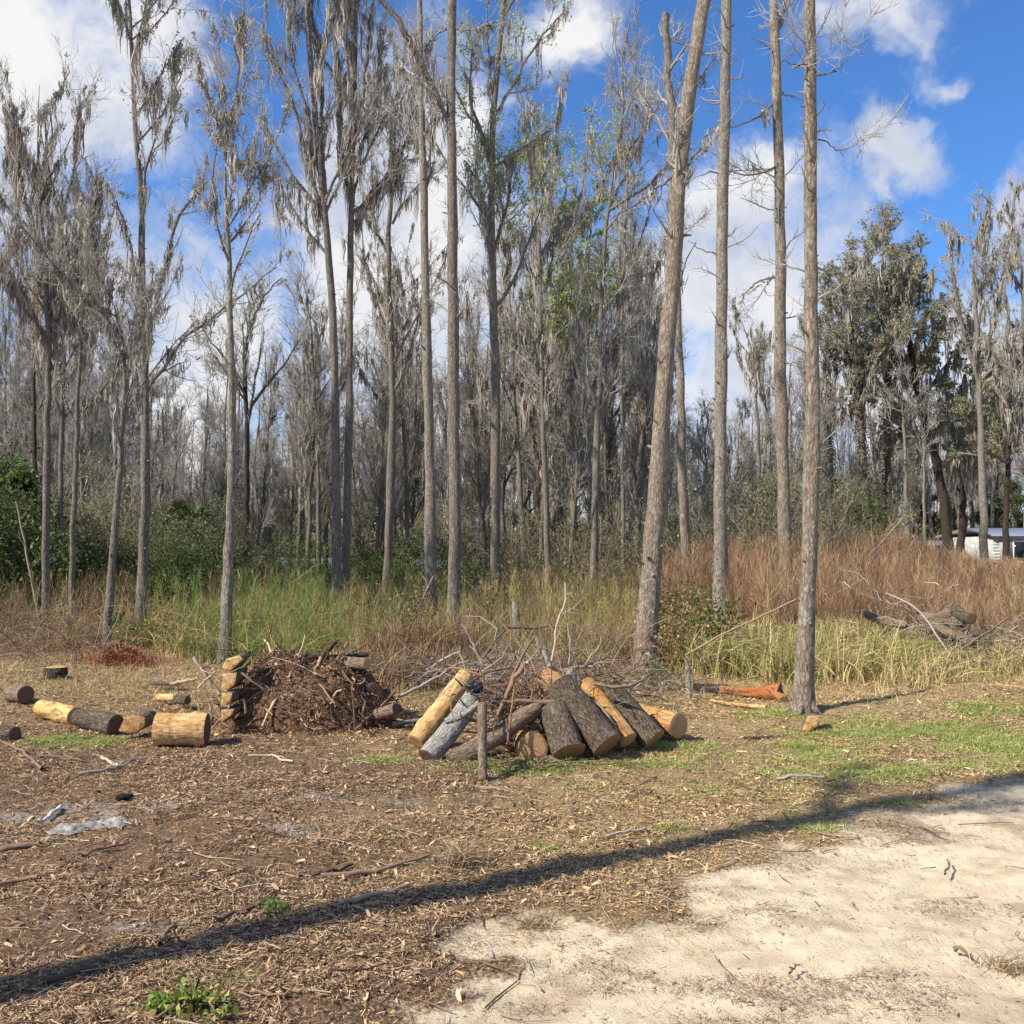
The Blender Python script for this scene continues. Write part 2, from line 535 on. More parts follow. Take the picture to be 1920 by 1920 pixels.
def HF(x, y):
    """ground with its small clods"""
    rm = road_m(x, y)
    f = (fbm(x * 5, y * 5, 11, 4) - 0.5) * 0.055 + (fbm(x * 16, y * 16, 13, 3) - 0.5) * 0.028
    dr = np.interp(x, EX, EY) - y + .12 * (fbm(x * .8, y * .8, 8, 2) - .5); tr = np.exp(-((dr - .95) / .13) ** 2) + np.exp(-((dr - 1.95) / .15) ** 2)
    cle = (np.sin((x * .87 + y * .5) * 70) * .5 + .5) * sstep(vnoise(x * 2, y * 2, 4), .3, .6)
    f = f + rm * tr * (-.012 - .006 * cle) + rm * (fbm(x * 9, y * 9, 27, 4) - .5) * .03
    return H(x, y) + f * (1 - 0.6 * rm) * (1 - sstep(y, 14, 20)) + rm * (-0.03) + (vnoise(x * 3.0, y * 1.2, 19) - 0.5) * 0.02 * rm


def axis(segs):
    a = []
    for lo, hi, st in segs:
        a.append(np.arange(lo, hi, st))
    return np.concatenate(a + [[segs[-1][1]]])


def build_ground():
    xs = axis([(-400, -60, 34), (-60, -16, 2), (-16, -6.6, 0.2), (-6.6, 6.6, 0.028), (6.6, 16, 0.2), (16, 60, 2), (60, 400, 34)])
    ys = axis([(-60, -4, 7), (-4, 2.6, 0.3), (2.6, 9.5, 0.028), (9.5, 14, 0.06), (14, 22, 0.25), (22, 60, 1.2), (60, 120, 6), (120, 600, 60)])
    X, Y = np.meshgrid(xs, ys)
    Z = HF(X, Y)
    v = np.stack([X, Y, Z], -1).reshape(-1, 3)
    nx, ny = len(xs), len(ys)
    i = np.arange(nx - 1)[None]; j = (np.arange(ny - 1) * nx)[:, None]
    q = np.stack([j + i, j + i + 1, j + i + nx + 1, j + i + nx], -1)
    x, y = v[:, 0], v[:, 1]
    col = np.stack([road_m(x, y), grass_m(x, y), straw_m(x, y)], -1)
    g = Geo().add(v, q, col)
    m, nt, b, out = newmat('forest floor and sand')
    a = nt.nodes.new('ShaderNodeAttribute'); a.attribute_name = 'tint'
    sp = nt.nodes.new('ShaderNodeSeparateColor'); nt.links.new(a.outputs['Color'], sp.inputs[0])
    road, grs, strw = sp.outputs
    a2 = nt.nodes.new('ShaderNodeAttribute'); a2.attribute_name = 'ash'
    nf = noise_n(nt, 55, 6, 0.7); nm = noise_n(nt, 9, 5, 0.65); nb = noise_n(nt, 2.2, 4, 0.6); nv = noise_n(nt, 160, 4, 0.7)
    dirt = mixc(nt, ramp(nt, nf, 0.33, 0.68), (0.05, 0.030, 0.018), (0.27, 0.168, 0.095))
    dirt = mixc(nt, math_node(nt, 'MULTIPLY', ramp(nt, nm, 0.35, 0.7), 0.55), dirt, (0.13, 0.08, 0.048))
    stc = mixc(nt, ramp(nt, nf, 0.3, 0.65), (0.10, 0.065, 0.033), (0.44, 0.32, 0.16))
    c = mixc(nt, math_node(nt, 'MULTIPLY', strw, 0.85), dirt, stc)
    grn = mixc(nt, ramp(nt, nv, 0.3, 0.7), (0.10, 0.12, 0.03), (0.26, 0.29, 0.08))
    c = mixc(nt, math_node(nt, 'MULTIPLY', grs, ramp(nt, nf, 0.25, 0.6)), c, grn)
    ashc = mixc(nt, ramp(nt, nf, 0.35, 0.65), (0.12, 0.10, 0.088), (0.42, 0.38, 0.34))
    c = mixc(nt, math_node(nt, 'MULTIPLY', a2.outputs['Fac'], 0.75), c, ashc)
    sand = mixc(nt, ramp(nt, nm, 0.3, 0.7), (0.54, 0.44, 0.295), (0.68, 0.57, 0.40))
    sand = mixc(nt, math_node(nt, 'MULTIPLY', ramp(nt, nb, 0.50, 0.66), 0.75), sand, (0.38, 0.275, 0.175))
    sand = mixc(nt, math_node(nt, 'MULTIPLY', ramp(nt, nv, 0.56, 0.72), 0.4), sand, (0.25, 0.17, 0.11))
    rf = math_node(nt, 'ADD', road, math_node(nt, 'MULTIPLY', math_node(nt, 'SUBTRACT', nf, 0.5), 0.9))
    rmask = math_node(nt, 'MULTIPLY', ramp(nt, rf, 0.3, 0.75), ramp(nt, road, 0.0, 0.2))
    c = mixc(nt, rmask, c, sand)
    nt.links.new(c, b.inputs['Base Color'])
    b.inputs['Roughness'].default_value = 0.95
    hgt = math_node(nt, 'ADD', math_node(nt, 'MULTIPLY', nf, 1.0), math_node(nt, 'MULTIPLY', nv, 0.4))
    bump(nt, b, hgt, 0.8, 0.012)
    o = mk('ground', g, m)
    at = o.data.attributes.new('ash', 'FLOAT', 'POINT')
    at.data.foreach_set('value', ash_m(x, y).astype(np.float32))
    tag(o, kind='structure', label='brown leaf strewn forest floor meeting a pale sand road')


build_ground()


# ------------------------------------------------------------------ houses beyond the wood
def flat_mat(name, col, rough=0.6, vary=0.12, metal=0.0):
    m, nt, b, out = newmat(name)
    n = noise_n(nt, 3, 4, 0.6)
    nt.links.new(mixc(nt, ramp(nt, n, 0.3, 0.7), col, tuple(k * (1 - vary) for k in col)), b.inputs['Base Color'])
    b.inputs['Roughness'].default_value = rough
    b.inputs['Metallic'].default_value = metal
    return m


M_WHITE = flat_mat('white siding', (0.46, 0.46, 0.45), vary=.35); M_BLUE = flat_mat('blue grey siding', (0.34, 0.38, 0.42))
M_ROOF = flat_mat('pale metal roof', (0.62, 0.63, 0.64), 0.45); M_GLASS = flat_mat('dark window glass', (0.02, 0.025, 0.03), 0.08)
M_TRIM = flat_mat('white trim', (0.8, 0.8, 0.78)); M_GREY = flat_mat('grey skirting', (0.3, 0.3, 0.3))  # plain grey for skirting and doors


def house(label, x0, x1, y0, y1, zb, hw, hr, mwall, wins, door=None, group=None, sid=0.22):
    r = empty('mobile_home', ((x0 + x1) / 2, y0, zb), label, 'mobile home', group)
    b = ((x0 + x1) / 2, y0, zb)
    g = Geo(); g.box(x0, y0, zb + 0.5, x1, y1, zb + hw)
    k = zb + 0.55
    while k < zb + hw - 0.1:                                  # siding laps
        g.box(x0 - 0.01, y0 - 0.022, k, x1 + 0.01, y0 - 0.002, k + sid * 0.9); k += sid
    mk('wall', g, mwall, b, r, False)
    g = Geo(); g.box(x0 + .05, y0 + .05, zb - 0.6, x1 - .05, y1 - .05, zb + 0.498); mk('skirting', g, M_GREY, b, r, False)
    ym = (y0 + y1) / 2; o = 0.3; zt = zb + hw
    g = Geo()
    for s0, s1 in ((y0 - o, ym), (y1 + o, ym)):
        lo = zt + 0.003
        g.add([(x0 - o, s0, lo), (x1 + o, s0, lo), (x1 + o, s1, lo + hr), (x0 - o, s1, lo + hr),
               (x0 - o, s0, lo + .12), (x1 + o, s0, lo + .12), (x1 + o, s1, lo + hr + .12), (x0 - o, s1, lo + hr + .12)],
              [(0, 1, 2, 3), (4, 5, 6, 7), (0, 1, 5, 4), (0, 3, 7, 4), (1, 2, 6, 5)])
    mk('roof', g, M_ROOF, b, r, False)
    for wx, ww, wz, wh in wins:
        f = Geo(); f.box(wx - ww / 2 - .08, y0 - .06, zb + wz - .08, wx + ww / 2 + .08, y0 - .025, zb + wz + wh + .08)
        fo = mk('window', f, M_TRIM, b, r, False)
        p = Geo(); p.box(wx - ww / 2, y0 - .075, zb + wz, wx + ww / 2, y0 - .062, zb + wz + wh)
        mk('pane', p, M_GLASS, b, fo, False)
    if door:
        f = Geo(); f.box(door - .45, y0 - .06, zb + .55, door + .45, y0 - .026, zb + hw - .25); mk('door', f, M_GREY, b, r, False)
    return r


def hx(px, Y): return P(px, 1000, Y)[0]


house('white clad house at the right edge behind the brown thicket', hx(1862, 66), hx(2010, 66), 66, 74, 0, 2.7, .55, M_WHITE, [(hx(1912, 66), .9, 1.2, 1.1)], hx(1885, 66))
house('long low white mobile home with dark porch opening beside the white house', hx(1682, 76), hx(1842, 76), 76, 81, -.5, 2.6, .35, M_WHITE, [(hx(1822, 76), 1.3, 1.1, 1.1), (hx(1760, 76), .8, 1.2, .9), (hx(1720, 76), .8, 1.2, .9)])
house('blue grey mobile home half hidden by weeds left of the paired trunks', hx(475, 43), hx(642, 43), 43, 47, -2.0, 2.9, .3, M_BLUE, [(hx(520, 43), .8, 1.3, .9), (hx(590, 43), .8, 1.3, .9)])
house('grey roofed mobile home behind the middle trunks', hx(668, 47), hx(905, 47), 47, 51, -2.0, 2.8, .3, M_BLUE, [(hx(700, 47), .9, 1.3, .9), (hx(775, 47), .9, 1.3, .9), (hx(880, 47), .8, 1.3, .9)])
house('pale roofed building between the leaning trunk and the thin trunks', hx(1145, 62), hx(1270, 62), 62, 68, -1.0, 2.6, .7, M_WHITE, [(hx(1180, 62), .8, 1.2, .9)])

# white utility box behind the thin pale trunk
b_ = gp(430, 1122); ub = empty('utility_box', b_, 'small white utility box standing in weeds behind the thin pale trunk', 'utility box')
g = Geo(); g.box(b_[0] - .24, b_[1], b_[2] - .05, b_[0] + .24, b_[1] + .3, b_[2] + .82); g.box(b_[0] - .2, b_[1] - .02, b_[2] + .1, b_[0] + .2, b_[1] - .003, b_[2] + .74); mk('cabinet', g, M_WHITE, b_, ub, False)
g = Geo(); g.box(b_[0] - .27, b_[1] - .04, b_[2] + .823, b_[0] + .27, b_[1] + .33, b_[2] + .88); mk('lid', g, M_TRIM, b_, ub, False)


# ------------------------------------------------------------------ growing things
def interp(P_, t):
    """P_ (M,K,3 or M,K) sampled at t (M,) in 0..1"""
    K = P_.shape[1]; f = np.clip(t, 0, 0.9999) * (K - 1); i = f.astype(int); fr = f - i
    m = np.arange(len(P_))
    if P_.ndim == 3:
        fr = fr[:, None]
    return P_[m, i] * (1 - fr) + P_[m, i + 1] * fr


def grow(PP, RR, n, t0, t1, L, ang, up, wig, K=5, rr=0.55, rmax=1, rmin=0.003, rng=R, shrink=0.5, bias=1.0):
    M = len(PP)
    ln = np.linalg.norm(np.diff(PP, axis=1), axis=2).sum(1)
    pi = rng.choice(M, n, p=ln / ln.sum())
    t = t0 + (t1 - t0) * rng.random(n) ** bias
    A = PP[pi]; pos = interp(A, t); tn = nrm(interp(A, np.minimum(t + .05, 1)) - interp(A, np.maximum(t - .08, 0)))
    pr = interp(RR[pi], t)
    perp = nrm(np.cross(tn, rng.normal(size=(n, 3))))
    an = np.radians(rng.normal(ang, ang * 0.25, n))[:, None]
    d = nrm(np.cos(an) * tn + np.sin(an) * perp)
    length = L * rng.uniform(0.55, 1.25, n) * (1 - shrink * (t - t0) / max(1e-3, t1 - t0))
    path = np.zeros((n, K, 3)); path[:, 0] = pos
    for k in range(1, K):
        d = nrm(d + np.array([0, 0, up]) + rng.normal(size=(n, 3)) * wig)
        path[:, k] = path[:, k - 1] + d * (length / (K - 1))[:, None]
    r0 = np.clip(pr * rr, rmin, rmax)
    rad = np.maximum(rmin * 0.6, r0[:, None] * np.linspace(1, 0.25, K)[None])
    return path, rad


def moss_on(g, PP, n, length, rng=R, w=0.02, strands=9, spread=0.07, t0=0.0, tone=(0.37, 0.332, 0.275)):
    pi = rng.integers(0, len(PP), n); t = rng.uniform(t0, 1, n)
    pos = interp(PP[pi], t)
    tn = nrm(PP[pi][:, -1] - PP[pi][:, 0]); tn[:, 2] *= 0.6
    pi = pi[rng.random(n) < .35 + .65 * hash2(pi, pi * 3, 17)]; n = len(pi); t = t[:n]
    pos = interp(PP[pi], t); tn = nrm(PP[pi][:, -1] - PP[pi][:, 0]); tn[:, 2] *= 0.6
    L = length * np.minimum(rng.gamma(1.5, .28, n), 1.5)
    M = n * strands; c = np.repeat(pos, strands, 0)
    off = rng.normal(size=M) * spread
    c = c + np.repeat(tn, strands, 0) * off[:, None] + rng.normal(size=(M, 3)) * spread * 0.35
    LL = np.repeat(L, strands) * rng.uniform(0.35, 1.0, M)
    K = 4; path = np.zeros((M, K, 3)); path[:, 0] = c
    ctr = np.repeat(pos, strands, 0)
    for k in range(1, K):
        f = k / (K - 1)
        p = c + rng.normal(size=(M, 3)) * 0.018 * np.array([1, 1, .2]) * (1 + 2 * LL[:, None])
        p[:, :2] = p[:, :2] * (1 - 0.45 * f) + ctr[:, :2] * 0.45 * f
        p[:, 2] = c[:, 2] - LL * f
        path[:, k] = p
    ww = w * rng.uniform(0.6, 1.5, M)[:, None] * np.array([0.7, 1.0, 0.75, 0.15])[None]
    col = np.array(tone) * rng.uniform(0.7, 1.25, (M, 1)) * np.repeat(rng.uniform(.65, 1.25, (n, 1)), strands, 0) * (1 + rng.normal(size=(M, 3)) * 0.04)
    g.ribbons(path, ww, None, col, rng)


def stem_path(pts, Y, K, Yend=None, rng=R, wob=0.02):
    pts = np.array(pts, float)
    seg = np.r_[0, np.cumsum(np.hypot(*np.diff(pts, axis=0).T))]; s = np.linspace(0, seg[-1], K)
    xs, ys = np.interp(s, seg, pts[:, 0]), np.interp(s, seg, pts[:, 1])
    for _ in range(2):
        xs[1:-1] = (xs[:-2] + 2 * xs[1:-1] + xs[2:]) / 4; ys[1:-1] = (ys[:-2] + 2 * ys[1:-1] + ys[2:]) / 4
    Ye = Y if Yend is None else Yend
    out = np.array([P(a, b, Y + (Ye - Y) * k / (K - 1)) for k, (a, b) in enumerate(zip(xs, ys))])
    out[1:-1] += rng.normal(size=(K - 2, 3)) * wob * np.array([1, 1, 0])
    return out


def tree(name, label, pts, wpx, Y=None, limbs=(), crown=1.0, c0=0.5, n1=10, L1=2.5, moss=0.0, mossL=0.6, leaf=0, lcol=(0.16, 0.22, 0.05),
         lsize=0.05, mat='bark_grey', ext=4.0, ang=38, up=0.16, fine=1.0, seed=1, group=None, tw=1.0, spurs=0, ivy=0, cat='tree', roots=1.35, mossw=0.02, lift=None):
    """wpx: (base width, top width) in photo pixels; limbs: [(points, base width, tip width, mossy)]"""
    rng = np.random.default_rng(seed)
    if Y is None:
        g0 = gp(*pts[0]); Y = g0[1]
    pt = stem_path(pts, Y, 26, rng=rng, wob=0.006 * Y / 15)
    base = pt[0].copy(); base[2] = float(H(base[0], base[1]))
    if base[2] < pt[0, 2] - 0.02:
        pt = np.concatenate([[[pt[0, 0], pt[0, 1], base[2] - 0.12]], pt])
    else:
        pt[0, 2] = base[2] - 0.1
    px2m = Y / F
    K = len(pt)
    r = np.interp(np.linspace(0, 1, K), [0, .04, .12, 1], [wpx[0] * roots, wpx[0] * 1.03, wpx[0] * .9, wpx[1] * .92]) * px2m / 2
    if ext <= 0:
        r = r * np.interp(np.linspace(0, 1, K), [0, .8, 1], [1, .9, .12])
    if ext > 0:                                       # the stem carries on above the picture
        d = nrm(pt[-1] - pt[-4]); nk = 8; st = ext / nk; e = []
        p = pt[-1]
        for k in range(nk):
            d = nrm(d + rng.normal(size=3) * 0.05 + np.array([0, 0, .04])); p = p + d * st; e.append(p)
        pt = np.concatenate([pt, e]); r = np.r_[r, np.linspace(r[-1], r[-1] * 0.35, nk + 1)[1:]]
    root = empty(name, base, label, cat, group)
    g = Geo().tubes(pt, r, 18, lump=0.14, seed=seed)
    if Y < 24:                                         # root flare
        nr_ = 6; az = np.arange(nr_) * 2 * np.pi / nr_ + rng.uniform(-.4, .4, nr_); dd = np.stack([np.cos(az), np.sin(az), 0 * az], -1); rb_ = r[2]
        k_ = np.array([0, .25, .5, .75, 1])[None, :, None]
        out = base + dd[:, None] * rb_ * np.array([.45, .75, 1.15, 1.7, 2.3])[None, :, None] + np.array([0, 0, 1.0]) * np.array([2.4, 1.3, .55, .12, -.3])[None, :, None] * rb_ * rng.uniform(.8, 1.3, (nr_, 1, 1))
        g.tubes(out, np.array([[.4, .45, .42, .33, .2]]) * rb_ * rng.uniform(.8, 1.1, (nr_, 1)), 8)
    if Y < 24:
        nk_ = 26; tk = rng.uniform(.06, .9, nk_); cp_ = interp(np.repeat(pt[None], nk_, 0), tk); rk = interp(np.repeat(r[None], nk_, 0), tk)
        az = rng.uniform(0, 6.283, nk_); dk = np.stack([np.cos(az), np.sin(az), rng.uniform(0, .6, nk_)], -1); lk = rng.gamma(1.5, .022, nk_) + .012
        pk = np.stack([cp_ + dk * (rk * .8)[:, None], cp_ + dk * rk[:, None], cp_ + dk * (rk + lk)[:, None]], 1)
        g.tubes(pk, np.stack([rk * .30, rk * .20, rk * .08], -1) * rng.uniform(.6, 1.3, (nk_, 1)), 7)
    mk('trunk', g, MAT[mat], base, root)
    tubes = []
    g1 = Geo(); gt = Geo(); LP, LR = [], []
    for k, (lp, w0, w1, *_) in enumerate(limbs):
        y2 = Y + rng.uniform(-1, 1) * Y * 0.03
        p = stem_path(lp, Y, 14, y2, rng, 0.02); rad = np.linspace(w0, w1, 14) * px2m / 2
        LP.append(p); LR.append(rad); g1.tubes(p, rad, 8, lump=0.08, seed=k)
    TP, TR = pt[None], r[None]
    lens = np.linalg.norm(np.diff(pt, axis=0), axis=1).sum()
    rn = lambda a, K: (np.array([np.stack([np.interp(np.linspace(0, 1, K), np.linspace(0, 1, len(q)), q[:, i]) for i in range(3)], -1) for q in a]))
    rn1 = lambda a, K: np.array([np.interp(np.linspace(0, 1, K), np.linspace(0, 1, len(q)), q) for q in a])
    tmin = max(0.003, 0.00021 * Y) * tw
    A, AR = grow(TP, TR, n1, c0, 1.0, L1 * 1.5, ang, up * .75, 0.13, 9, 0.5, 0.08, 0.014, rng, 0.5)
    g1.tubes(A, AR, 6)
    if LP:
        A = np.concatenate([A, rn(LP, 9)]); AR = np.concatenate([AR, rn1(LR, 9)])
    nl = len(A)
    B, BR = grow(A, AR, int(nl * 4.8 * crown), .12, 1, L1 * .55, 40, up * .9, .15, 6, .55, .03, tmin * 1.8, rng)
    C, CR = grow(B, BR, int(len(B) * 4.2 * fine), .15, 1, L1 * .30, 40, up * .8, .16, 5, .6, .012, tmin * 1.2, rng)
    D, DR = grow(C, CR, int(len(C) * 4.2 * fine), .1, 1, L1 * .17, 42, up * .7, .2, 4, .7, .006, tmin, rng)
    bc = np.array([0.33, 0.305, 0.27])

    def tc(n, f=1): return bc * f * rng.uniform(.7, 1.3, (n, 1))
    gt.tubes(B, BR, 5, tc(len(B))); gt.tubes(C, CR, 4, tc(len(C))); gt.tubes(D, DR, 3, tc(len(D), 1.15))
    if spurs:                                          # short dead side twigs on the bare bole
        S, SR = grow(TP, TR, spurs, .25, .95, .55 * Y / 12, 68, .05, .22, 5, .2, .02, .006, rng, .1)
        S2, S2R = grow(S, SR, spurs * 5, .2, 1, .3 * Y / 12, 45, .1, .25, 4, .6, .008, tmin, rng)
        gt.tubes(S, SR, 5, tc(len(S), .8)); gt.tubes(S2, S2R, 3, tc(len(S2)))
    mk('limbs', g1, MAT['limb'], base, root)
    mk('twigs', gt, MAT['twig'], base, root)
    if moss:
        gm = Geo()
        moss_on(gm, A, int(80 * moss * nl / 10), mossL * 1.15, rng, mossw * 1.3, 14, .10, .10)
        moss_on(gm, B, int(95 * moss * nl / 10), mossL * .8, rng, mossw, 12, .07)
        moss_on(gm, C, int(30 * moss * nl / 10), mossL * .5, rng, mossw * .9, 8, .06)
        moss_on(gm, A, int(60 * moss * nl / 10), mossL * .22, rng, mossw * .9, 8, .08)
        mk('hanging_moss', gm, MAT['moss'], base, root)
    if leaf:
        gl = Geo(); pi = rng.integers(0, len(D), leaf); c = interp(D[pi], rng.uniform(.3, 1, leaf)) + rng.normal(size=(leaf, 3)) * .04
        gl.leaves(c, lsize * rng.uniform(.6, 1.3, leaf), rng, np.array(lcol) * rng.uniform(.6, 1.4, (leaf, 1))); mk('leaves', gl, MAT['leaf'], base, root)
    if ivy:
        gl = Geo(); t = rng.uniform(0.02, .8, ivy); pi = np.zeros(ivy, int); c = interp(TP[pi], t)
        a = rng.uniform(0, 2 * np.pi, ivy); rr = (interp(TR[pi], t) + np.abs(rng.normal(size=ivy)) * .16 * (1.2 - t))
        c = c + np.stack([np.cos(a) * rr, np.sin(a) * rr, rng.normal(size=ivy) * .1], -1)
        cc = np.where(rng.random((ivy, 1)) < .45, [[.055, .08, .025]], [[.15, .105, .065]]) * rng.uniform(.6, 1.4, (ivy, 1))
        gl.leaves(c, .13 * rng.uniform(.5, 1.3, ivy), rng, cc); mk('climbing_vine', gl, MAT['leaf'], base, root)
    return root


T = tree
# ---- near boles
T('tall_tree', 'nearest straight bark trunk standing alone at right, by the sawn wood block', [(1507, 1335), (1511, 1200), (1519, 1000), (1525, 800), (1521, 600), (1520, 400), (1519, 200), (1519, -20)], (34, 22), None,
  limbs=[([(1521, 260), (1545, 262), (1580, 292)], 4, 1), ([(1522, 145), (1560, 135), (1590, 110)], 4, 1), ([(1519, 120), (1490, 125), (1468, 112)], 4, 1)],
  crown=.8, c0=.9, n1=5, L1=1.6, mat='bark_warm', seed=11, spurs=26)
T('leaning_tree', 'thick pale leaning trunk with woodpecker holes beside the white flowered bush', [(1208, 1262), (1216, 1130), (1230, 950), (1240, 800), (1252, 620), (1264, 480), (1272, 330), (1291, 170), (1325, -20)], (40, 27), None,
  limbs=[([(1266, 420), (1262, 330), (1257, 200), (1250, 90), (1248, 25)], 20, 14), ([(1262, 330), (1225, 360), (1180, 390), (1145, 410)], 5, 2), ([(1290, 310), (1320, 270), (1345, 220)], 5, 1)],
  crown=.7, c0=.88, n1=7, L1=1.9, mat='bark_warm', moss=.35, mossL=.35, seed=12, spurs=16)
T('straight_tree', 'straight mottled pale trunk between the leaning trunk and the two right trunks', [(1352, 1205), (1350, 1050), (1350, 900), (1350, 750), (1353, 560), (1354, 400), (1358, 220), (1362, 60), (1363, -20)], (28, 20), None,
  limbs=[([(1355, 330), (1335, 320), (1300, 335)], 4, 1), ([(1352, 480), (1320, 470), (1290, 450)], 4, 1)],
  crown=.7, c0=.88, n1=5, L1=2, mat='bark_pale', seed=13, spurs=20)
T('forked_tree', 'straight trunk forking at the top, just left of the nearest trunk', [(1475, 1180), (1473, 1050), (1467, 850), (1463, 650), (1463, 500), (1461, 300), (1455, 120), (1450, -20)], (27, 18), None,
  limbs=[([(1456, 60), (1468, 25), (1480, -10)], 10, 8), ([(1462, 310), (1430, 325), (1400, 330), (1365, 320)], 5, 1.5), ([(1460, 520), (1430, 522), (1400, 545), (1392, 565)], 5, 1.5), ([(1458, 180), (1430, 215), (1390, 235), (1365, 240)], 5, 2)],
  crown=.9, c0=.82, n1=8, L1=2.2, mat='bark_warm', moss=.3, mossL=.3, seed=14, spurs=26)
T('tall_tree', 'dark straight trunk with one thick mossy limb leaning up to the left', [(851, 1205), (852, 1050), (852, 850), (850, 650), (848, 450), (846, 260), (845, 120), (848, -20)], (27, 18), None,
  limbs=[([(846, 245), (835, 215), (805, 145), (770, 75), (735, 20), (700, -15)], 9, 10), ([(848, 50), (880, 60), (920, 45)], 4, 1)],
  crown=1, c0=.9, n1=6, L1=2.0, mat='bark_grey', moss=1.5, mossL=.5, seed=15, spurs=8)
T('tall_tree', 'twisted trunk with pale bare base close left of the dark straight trunk', [(808, 1190), (806, 1050), (808, 900), (803, 750), (798, 620), (796, 450), (792, 250), (788, 100), (786, -20)], (25, 10), None,
  limbs=[([(795, 250), (815, 220), (830, 190)], 4, 2), ([(790, 100), (815, 70), (845, 52)], 4, 2)],
  crown=1, c0=.5, n1=12, L1=2.0, mat='bark_pale', moss=1.2, mossL=.6, seed=16)
T('tall_tree', 'tall mossy tree right of centre with green tips on its upper limbs', [(928, 1130), (930, 950), (929, 750), (926, 600), (922, 450), (921, 300), (925, 200), (935, 100), (945, -10)], (22, 10), 26,
  limbs=[([(925, 315), (960, 290), (1000, 265), (1035, 240)], 7, 3), ([(930, 215), (965, 150), (1005, 80), (1055, 25)], 7, 3), ([(930, 330), (905, 260), (880, 180), (885, 90)], 7, 3), ([(925, 420), (895, 340), (870, 300)], 5, 2)],
  crown=1.1, c0=.35, n1=14, L1=3.0, mat='bark_grey', moss=1.5, mossL=.9, leaf=8000, lcol=(.36, .44, .12), lsize=.07, seed=17)
T('tall_tree', 'left trunk of the close pair under the heaviest moss crown', [(632, 1140), (630, 950), (628, 750), (624, 560), (612, 430), (600, 320), (590, 200), (580, 90), (575, -10)], (19, 10), 23,
  limbs=[([(612, 430), (580, 320), (555, 200), (520, 110), (490, 40)], 8, 3), ([(610, 380), (600, 250), (605, 120), (585, 20)], 9, 5), ([(600, 330), (575, 200), (545, 100), (540, 10)], 6, 4)],
  crown=1.3, c0=.45, n1=14, L1=2.8, mat='bark_grey', moss=2.6, mossL=1.1, seed=18)
T('tall_tree', 'right trunk of the close pair with a bare broken limb rising to the right', [(645, 1140), (651, 950), (655, 750), (657, 560), (658, 400), (662, 250), (665, 100), (668, -10)], (18, 9), 23.5,
  limbs=[([(658, 405), (690, 370), (730, 325), (765, 292)], 7, 4), ([(660, 300), (680, 180), (690, 80), (700, 0)], 7, 4), ([(658, 400), (640, 280), (635, 150), (625, 20)], 7, 4)],
  crown=1.2, c0=.45, n1=12, L1=2.6, mat='bark_grey', moss=2.4, mossL=1.1, seed=19)
T('mossy_tree', 'crooked dark tree with arching mossy limbs right of the close pair', [(725, 1115), (731, 950), (737, 780), (734, 620), (727, 500), (731, 400), (738, 300), (742, 200), (745, 110)], (19, 6), 27,
  limbs=[([(729, 480), (705, 430), (680, 400), (665, 385)], 7, 2), ([(735, 420), (755, 380), (790, 340), (810, 330)], 6, 2), ([(734, 600), (700, 520), (680, 480)], 6, 2), ([(738, 330), (765, 260), (770, 180), (785, 120)], 6, 2)],
  crown=1.1, c0=.4, n1=12, L1=2.6, mat='bark_grey', moss=1.7, mossL=.9, ext=0, seed=20)
T('slender_tree', 'slender pale trunk with scarred base behind the root heap', [(420, 1245), (428, 1080), (435, 900), (434, 700), (430, 500), (421, 330), (424, 270), (432, 200)], (23, 6), None,
  limbs=[([(421, 300), (408, 220), (385, 160), (370, 100)], 5, 2), ([(425, 280), (440, 200), (447, 110), (455, 30)], 6, 3), ([(424, 250), (418, 170), (412, 90), (415, 20)], 4, 2), ([(422, 310), (460, 305), (500, 330), (520, 350)], 3, 1.2)],
  crown=1.1, c0=.62, n1=9, L1=1.5, mat='bark_pale', moss=.7, mossL=.4, ext=0, seed=21, fine=1.1)
T('spreading_tree', 'dark forking tree at left with a long limb curving up to the right', [(264, 1190), (268, 1050), (273, 900), (273, 730), (266, 560), (266, 420), (258, 280), (250, 150), (240, -20)], (21, 6), None,
  limbs=[([(275, 735), (305, 690), (345, 635), (400, 590), (450, 560), (520, 500)], 8, 2), ([(274, 680), (288, 590), (312, 480), (330, 405), (388, 340)], 9, 5), ([(268, 600), (248, 480), (225, 390), (200, 345)], 7, 3), ([(255, 220), (300, 140), (345, 70)], 4, 2), ([(262, 330), (285, 290), (340, 200)], 4, 1.5)],
  crown=1.1, c0=.45, n1=14, L1=2.2, mat='bark_grey', moss=1.3, mossL=.75, seed=22, ext=2, leaf=700, lcol=(.2, .24, .08))
T('leaning_tree', 'thin leaning trunk with pale foot near the small palmetto at left', [(200, 1215), (207, 1090), (221, 940), (229, 800), (237, 700), (225, 600), (190, 520)], (17, 6), None,
  limbs=[([(236, 720), (255, 640), (270, 600)], 6, 3), ([(222, 620), (165, 570), (130, 530)], 4, 2)], crown=1, c0=.5, n1=10, L1=1.8, mat='bark_grey', moss=1.3, mossL=.6, ext=0, seed=23)
T('mossy_tree', 'dark mossy tree near the left edge with a wide ragged crown', [(88, 1200), (86, 1000), (89, 800), (92, 650), (84, 500), (76, 380), (70, 260), (74, 160)], (17, 7), 20,
  limbs=[([(88, 600), (110, 480), (125, 380), (145, 280), (150, 180)], 8, 3), ([(80, 480), (50, 380), (25, 260), (10, 190)], 6, 2), ([(90, 560), (130, 470), (170, 390), (190, 330)], 7, 3), ([(90, 650), (40, 540), (0, 490)], 6, 3)],
  crown=1.3, c0=.4, n1=14, L1=2.4, mat='bark_grey', moss=2.6, mossL=1.0, ext=0, seed=24)
